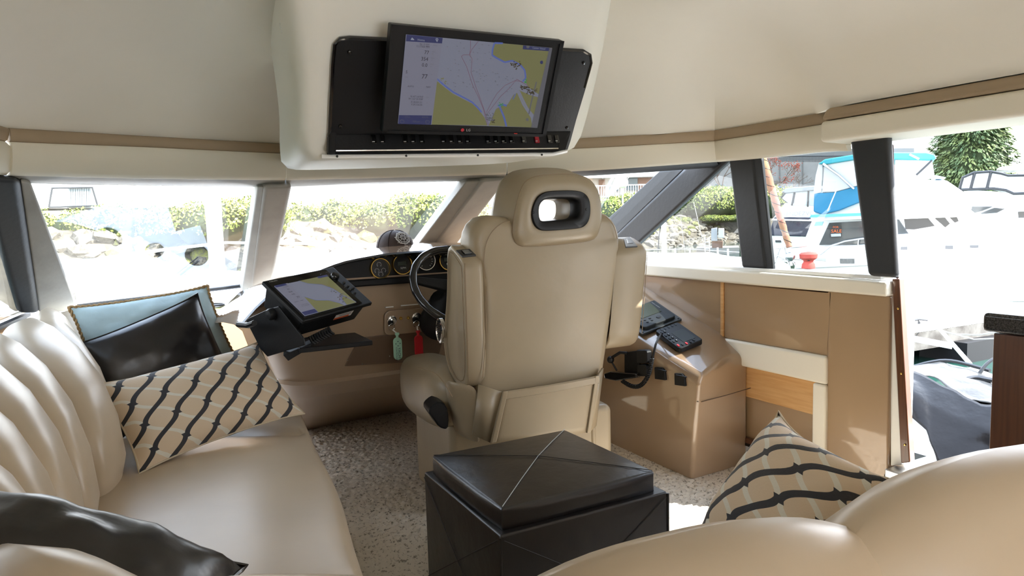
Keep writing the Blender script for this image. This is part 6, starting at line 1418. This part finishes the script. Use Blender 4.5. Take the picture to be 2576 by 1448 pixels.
m = MB(); m.lathe(cb_, (0, 0, 1), [(2.2, .2), (2.5, 1), (2.2, 4), (1.5, 7), (.3, 8)], 14); build('inner_growth', m, M_core, T)
# low far shore on the right
far = thing('far_shore', 'hazy wooded shore in the distance at the right edge', 'hill', flat(2700, 150, ZW)); m = MB()
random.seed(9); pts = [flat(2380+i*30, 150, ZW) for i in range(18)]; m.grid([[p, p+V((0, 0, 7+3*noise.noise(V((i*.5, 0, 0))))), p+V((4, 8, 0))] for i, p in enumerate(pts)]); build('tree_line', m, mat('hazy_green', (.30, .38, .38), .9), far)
# ---- dock
ZDK = -.45
dk = thing('dock', 'pale plank dock with a stained concrete edge beyond the side door', 'dock', flat(2400, 12, ZDK)); dpts = [onZ(x, y, ZDK) for x, y in ((2150, 852), (2700, 772), (2700, 700), (2100, 735))]
e0, e1 = dpts[0], dpts[1]; ed = (e1-e0); L_ = ed.length; ed.normalize(); en = V((-ed.y, ed.x, 0)); en = en if en.dot(V((e0.x, e0.y, 0))) > 0 else -en
M_plank = mat('bleached_plank', (.62, .60, .56), .8, var=.08, vscale=4); npl = 46
pm = None
for k in range(npl):
    a = e0+ed*(L_*k/npl+.012); b = e0+ed*(L_*(k+1)/npl-.004)
    if pm is None:
        m = MB(); w_ = L_/npl-.016; m.hexa([V((0, 0, -.04)), ed*w_+V((0, 0, -.04)), ed*w_+en*3.2+V((0, 0, -.04)), en*3.2+V((0, 0, -.04))], [V((0, 0, 0)), ed*w_, ed*w_+en*3.2, en*3.2]); o = build('plank', m, M_plank, smooth=False); pm = o.data
    else: o = bpy.data.objects.new('plank', pm); C.objects.link(o)
    o.parent = dk; o.location = a-ORG[dk]
m = MB(); m.hexa([e0+V((0, 0, -.3)), e1+V((0, 0, -.3)), e1+en*3.2+V((0, 0, -.3)), e0+en*3.2+V((0, 0, -.3))], [e0+V((0, 0, -.045)), e1+V((0, 0, -.045)), e1+en*3.2+V((0, 0, -.045)), e0+en*3.2+V((0, 0, -.045))]); build('concrete_float', m, mat('stained_concrete', (.10, .095, .085), .8, col2=(.035, .03, .025), vscale=5), dk, smooth=False)
for x in (2280, 2520):
    p = onZ(x, 872 if x < 2400 else 842, -.6); m = MB(); m.box((p.x-.5, p.y+.2, -1.1), (p.x+.5, p.y+.9, -.7)); build('flotation_block', m, M_black, dk)
wd_ = [onZ(x, y, ZDK) for x, y in ((2306, 757), (2418, 752), (2398, 737), (2320, 739))]; m = MB(); m.prism(wd_, (0, 0, .12)); o = build('timber_block', m, mat('raw_timber', (.42, .27, .18), .8), None, bevel=.01); rebase(o, wd_[0]); tag(o, 'brown timber kerb lying on the far side of the dock', 'timber')
hc_ = onZ(2290, 775, ZDK); T = thing('hose_coil', 'pale hose coiled on the dock beside the door jamb', 'hose', hc_)
m = MB(); c, n_, r_ = facing(2288, (hc_-EYE).dot(F0)); o_ = onP(2287, 750, c, n_); pts = [o_+r_*(.20+.012*math.sin(i*.37))*math.cos(2*PI*i/30)+V((0, 0, 1))*(.26+.015*math.sin(i*.5))*math.sin(2*PI*i/30)+n_*(i*.002) for i in range(30*5)]; m.tube(pts, .014, 6); build('coil', m, mat('hose_rubber', (.35, .36, .40), .5), T)
st_ = thing('boarding_steps', 'white triangular boarding-step frame standing on the dock by the door', 'steps', hc_)
m = MB()
for (a, ta), (b, tb), w_ in ((((2262, 690), 11.5), ((2328, 762), 11.3), .07), (((2358, 818), 8.2), ((2452, 925), 6.6), .055), (((2270, 846), 8.4), ((2396, 870), 7.9), .035)):
    p, q = onD(*a, ta), onD(*b, tb); d = (q-p).normalized(); s = d.cross(F0).normalized()*w_; f_ = F0*.04
    m = MB(); m.hexa([p-s, p+s, p+s+f_, p-s+f_], [q-s, q+s, q+s+f_, q-s+f_]); build('white_beam', m, M_gelw, st_)
cl = onZ(2312, 814, ZDK); T = thing('mooring_cleat', 'dark mooring cleat with line on the dock edge', 'cleat', cl); m = MB(); m.tube([cl+V((-.12, .05, .05)), cl+V((0, 0, .07)), cl+V((.12, -.05, .05))], .018, 8); m.tube([cl, cl+V((0, 0, .06))], .02, 8); build('horn', m, M_dgrey, T)
m = MB(); m.tube([onZ(2262, 818, ZDK)+V((0, 0, .02)), cl+V((0, 0, .05)), onD(2350, 826, 9.5), onD(2400, 840, 9), onD(2460, 842, 8.6), onD(2530, 832, 8.4)], .010, 5); m.tube([onD(2395, 838, 8.8), onD(2450, 853, 8.3), onD(2530, 850, 8)], .008, 5); build('mooring_line', m, mat('rope', (.30, .29, .27), .8), T)
# ---- own side deck, with a folded black canvas enclosure stowed against the rail
sd = thing('side_deck', 'grey moulded side deck just outside the door', 'deck', (3.0, 1.2, .0))
m = MB(); m.grid([[V((2.96, y, .18)), V((3.2, y, .17)), V((3.4, y, .17)), V((3.5, y, .20)), V((3.53, y, .215)), V((3.55, y, .22)), V((3.58, y, .22)), V((3.62, y, .2)), V((3.66, y, -.9))] for y in (-.6, .6, 1.3, 2.0, 3.2, 5)]); build('moulding', m, mat('deck_gelcoat', (.30, .31, .32), .35, coat=.3), sd, ang=80)
tr_ = thing('folded_canvas', 'black folded canvas with clear plastic windows heaped on the side deck outside the door', 'canvas', (3.2, 1.6, .2))
M_tarp = mat('black_vinyl', (.007, .007, .008), .2, bump=.9, bscale=6, spec=.10); M_plast = mat('clear_plastic_window', (.05, .052, .053), .25, bump=.7, bscale=9, spec=.05)
def sheet(name, rows, mt, seed, amp=.02, n=26):
    """rows: list of polylines of (px,py,t)"""
    R = [rs([onD(*p) for p in r], n) for r in rows]; cols = [rs([r[j] for r in R], n) for j in range(n)]
    m = MB(); g = []
    for j, cpts in enumerate(cols): g.append([p+V((1, .3, .5))*(amp*noise.noise(p*6+V((seed, 0, 0)))+amp*.5*noise.noise(p*15+V((seed, 2, 0)))) for p in cpts])
    m.grid(g); return build(name, m, mt, tr_, ang=180, solid=.004)
sheet('black_panel', [[(2280, 930, 3.3), (2345, 955, 3.2), (2410, 990, 3.1), (2470, 1020, 3.0), (2560, 1040, 2.9)], [(2280, 985, 3.1), (2340, 1020, 3.05), (2420, 1060, 2.95), (2560, 1100, 2.8)], [(2280, 1040, 3.05), (2330, 1085, 2.95), (2360, 1160, 2.85), (2420, 1220, 2.75), (2560, 1240, 2.7)]], M_tarp, 1, .035)
sheet('window_panel', [[(2280, 925, 3.9), (2370, 905, 3.8), (2460, 925, 3.7), (2560, 965, 3.6)], [(2280, 935, 3.5), (2350, 955, 3.4), (2440, 1000, 3.2), (2560, 1035, 3.05)]], M_plast, 3, .03)
sheet('window_panel', [[(2390, 985, 3.6), (2420, 958, 3.6), (2470, 948, 3.6), (2560, 960, 3.5)], [(2395, 1000, 3.3), (2440, 1010, 3.2), (2480, 1020, 3.1), (2560, 1030, 3.05)]], M_plast, 5, .03)
m = MB()
m.tube(smoothc([onD(*p) for p in ((2280, 928, 3.86), (2330, 912, 3.82), (2385, 904, 3.78), (2450, 920, 3.68), (2490, 932, 3.6))], 2), .010, 6)
m.tube(smoothc([onD(*p) for p in ((2396, 980, 3.5), (2425, 955, 3.5), (2455, 948, 3.5), (2490, 956, 3.45), (2560, 962, 3.4))], 2), .013, 6); m.tube([onD(2420, 960, 3.48), onD(2428, 990, 3.3)], .012, 6)
m.tube(smoothc([onD(*p) for p in ((2460, 945, 3.6), (2480, 915, 3.6), (2510, 895, 3.6), (2560, 890, 3.6))], 2), .009, 6); build('binding', m, M_dgrey, tr_)
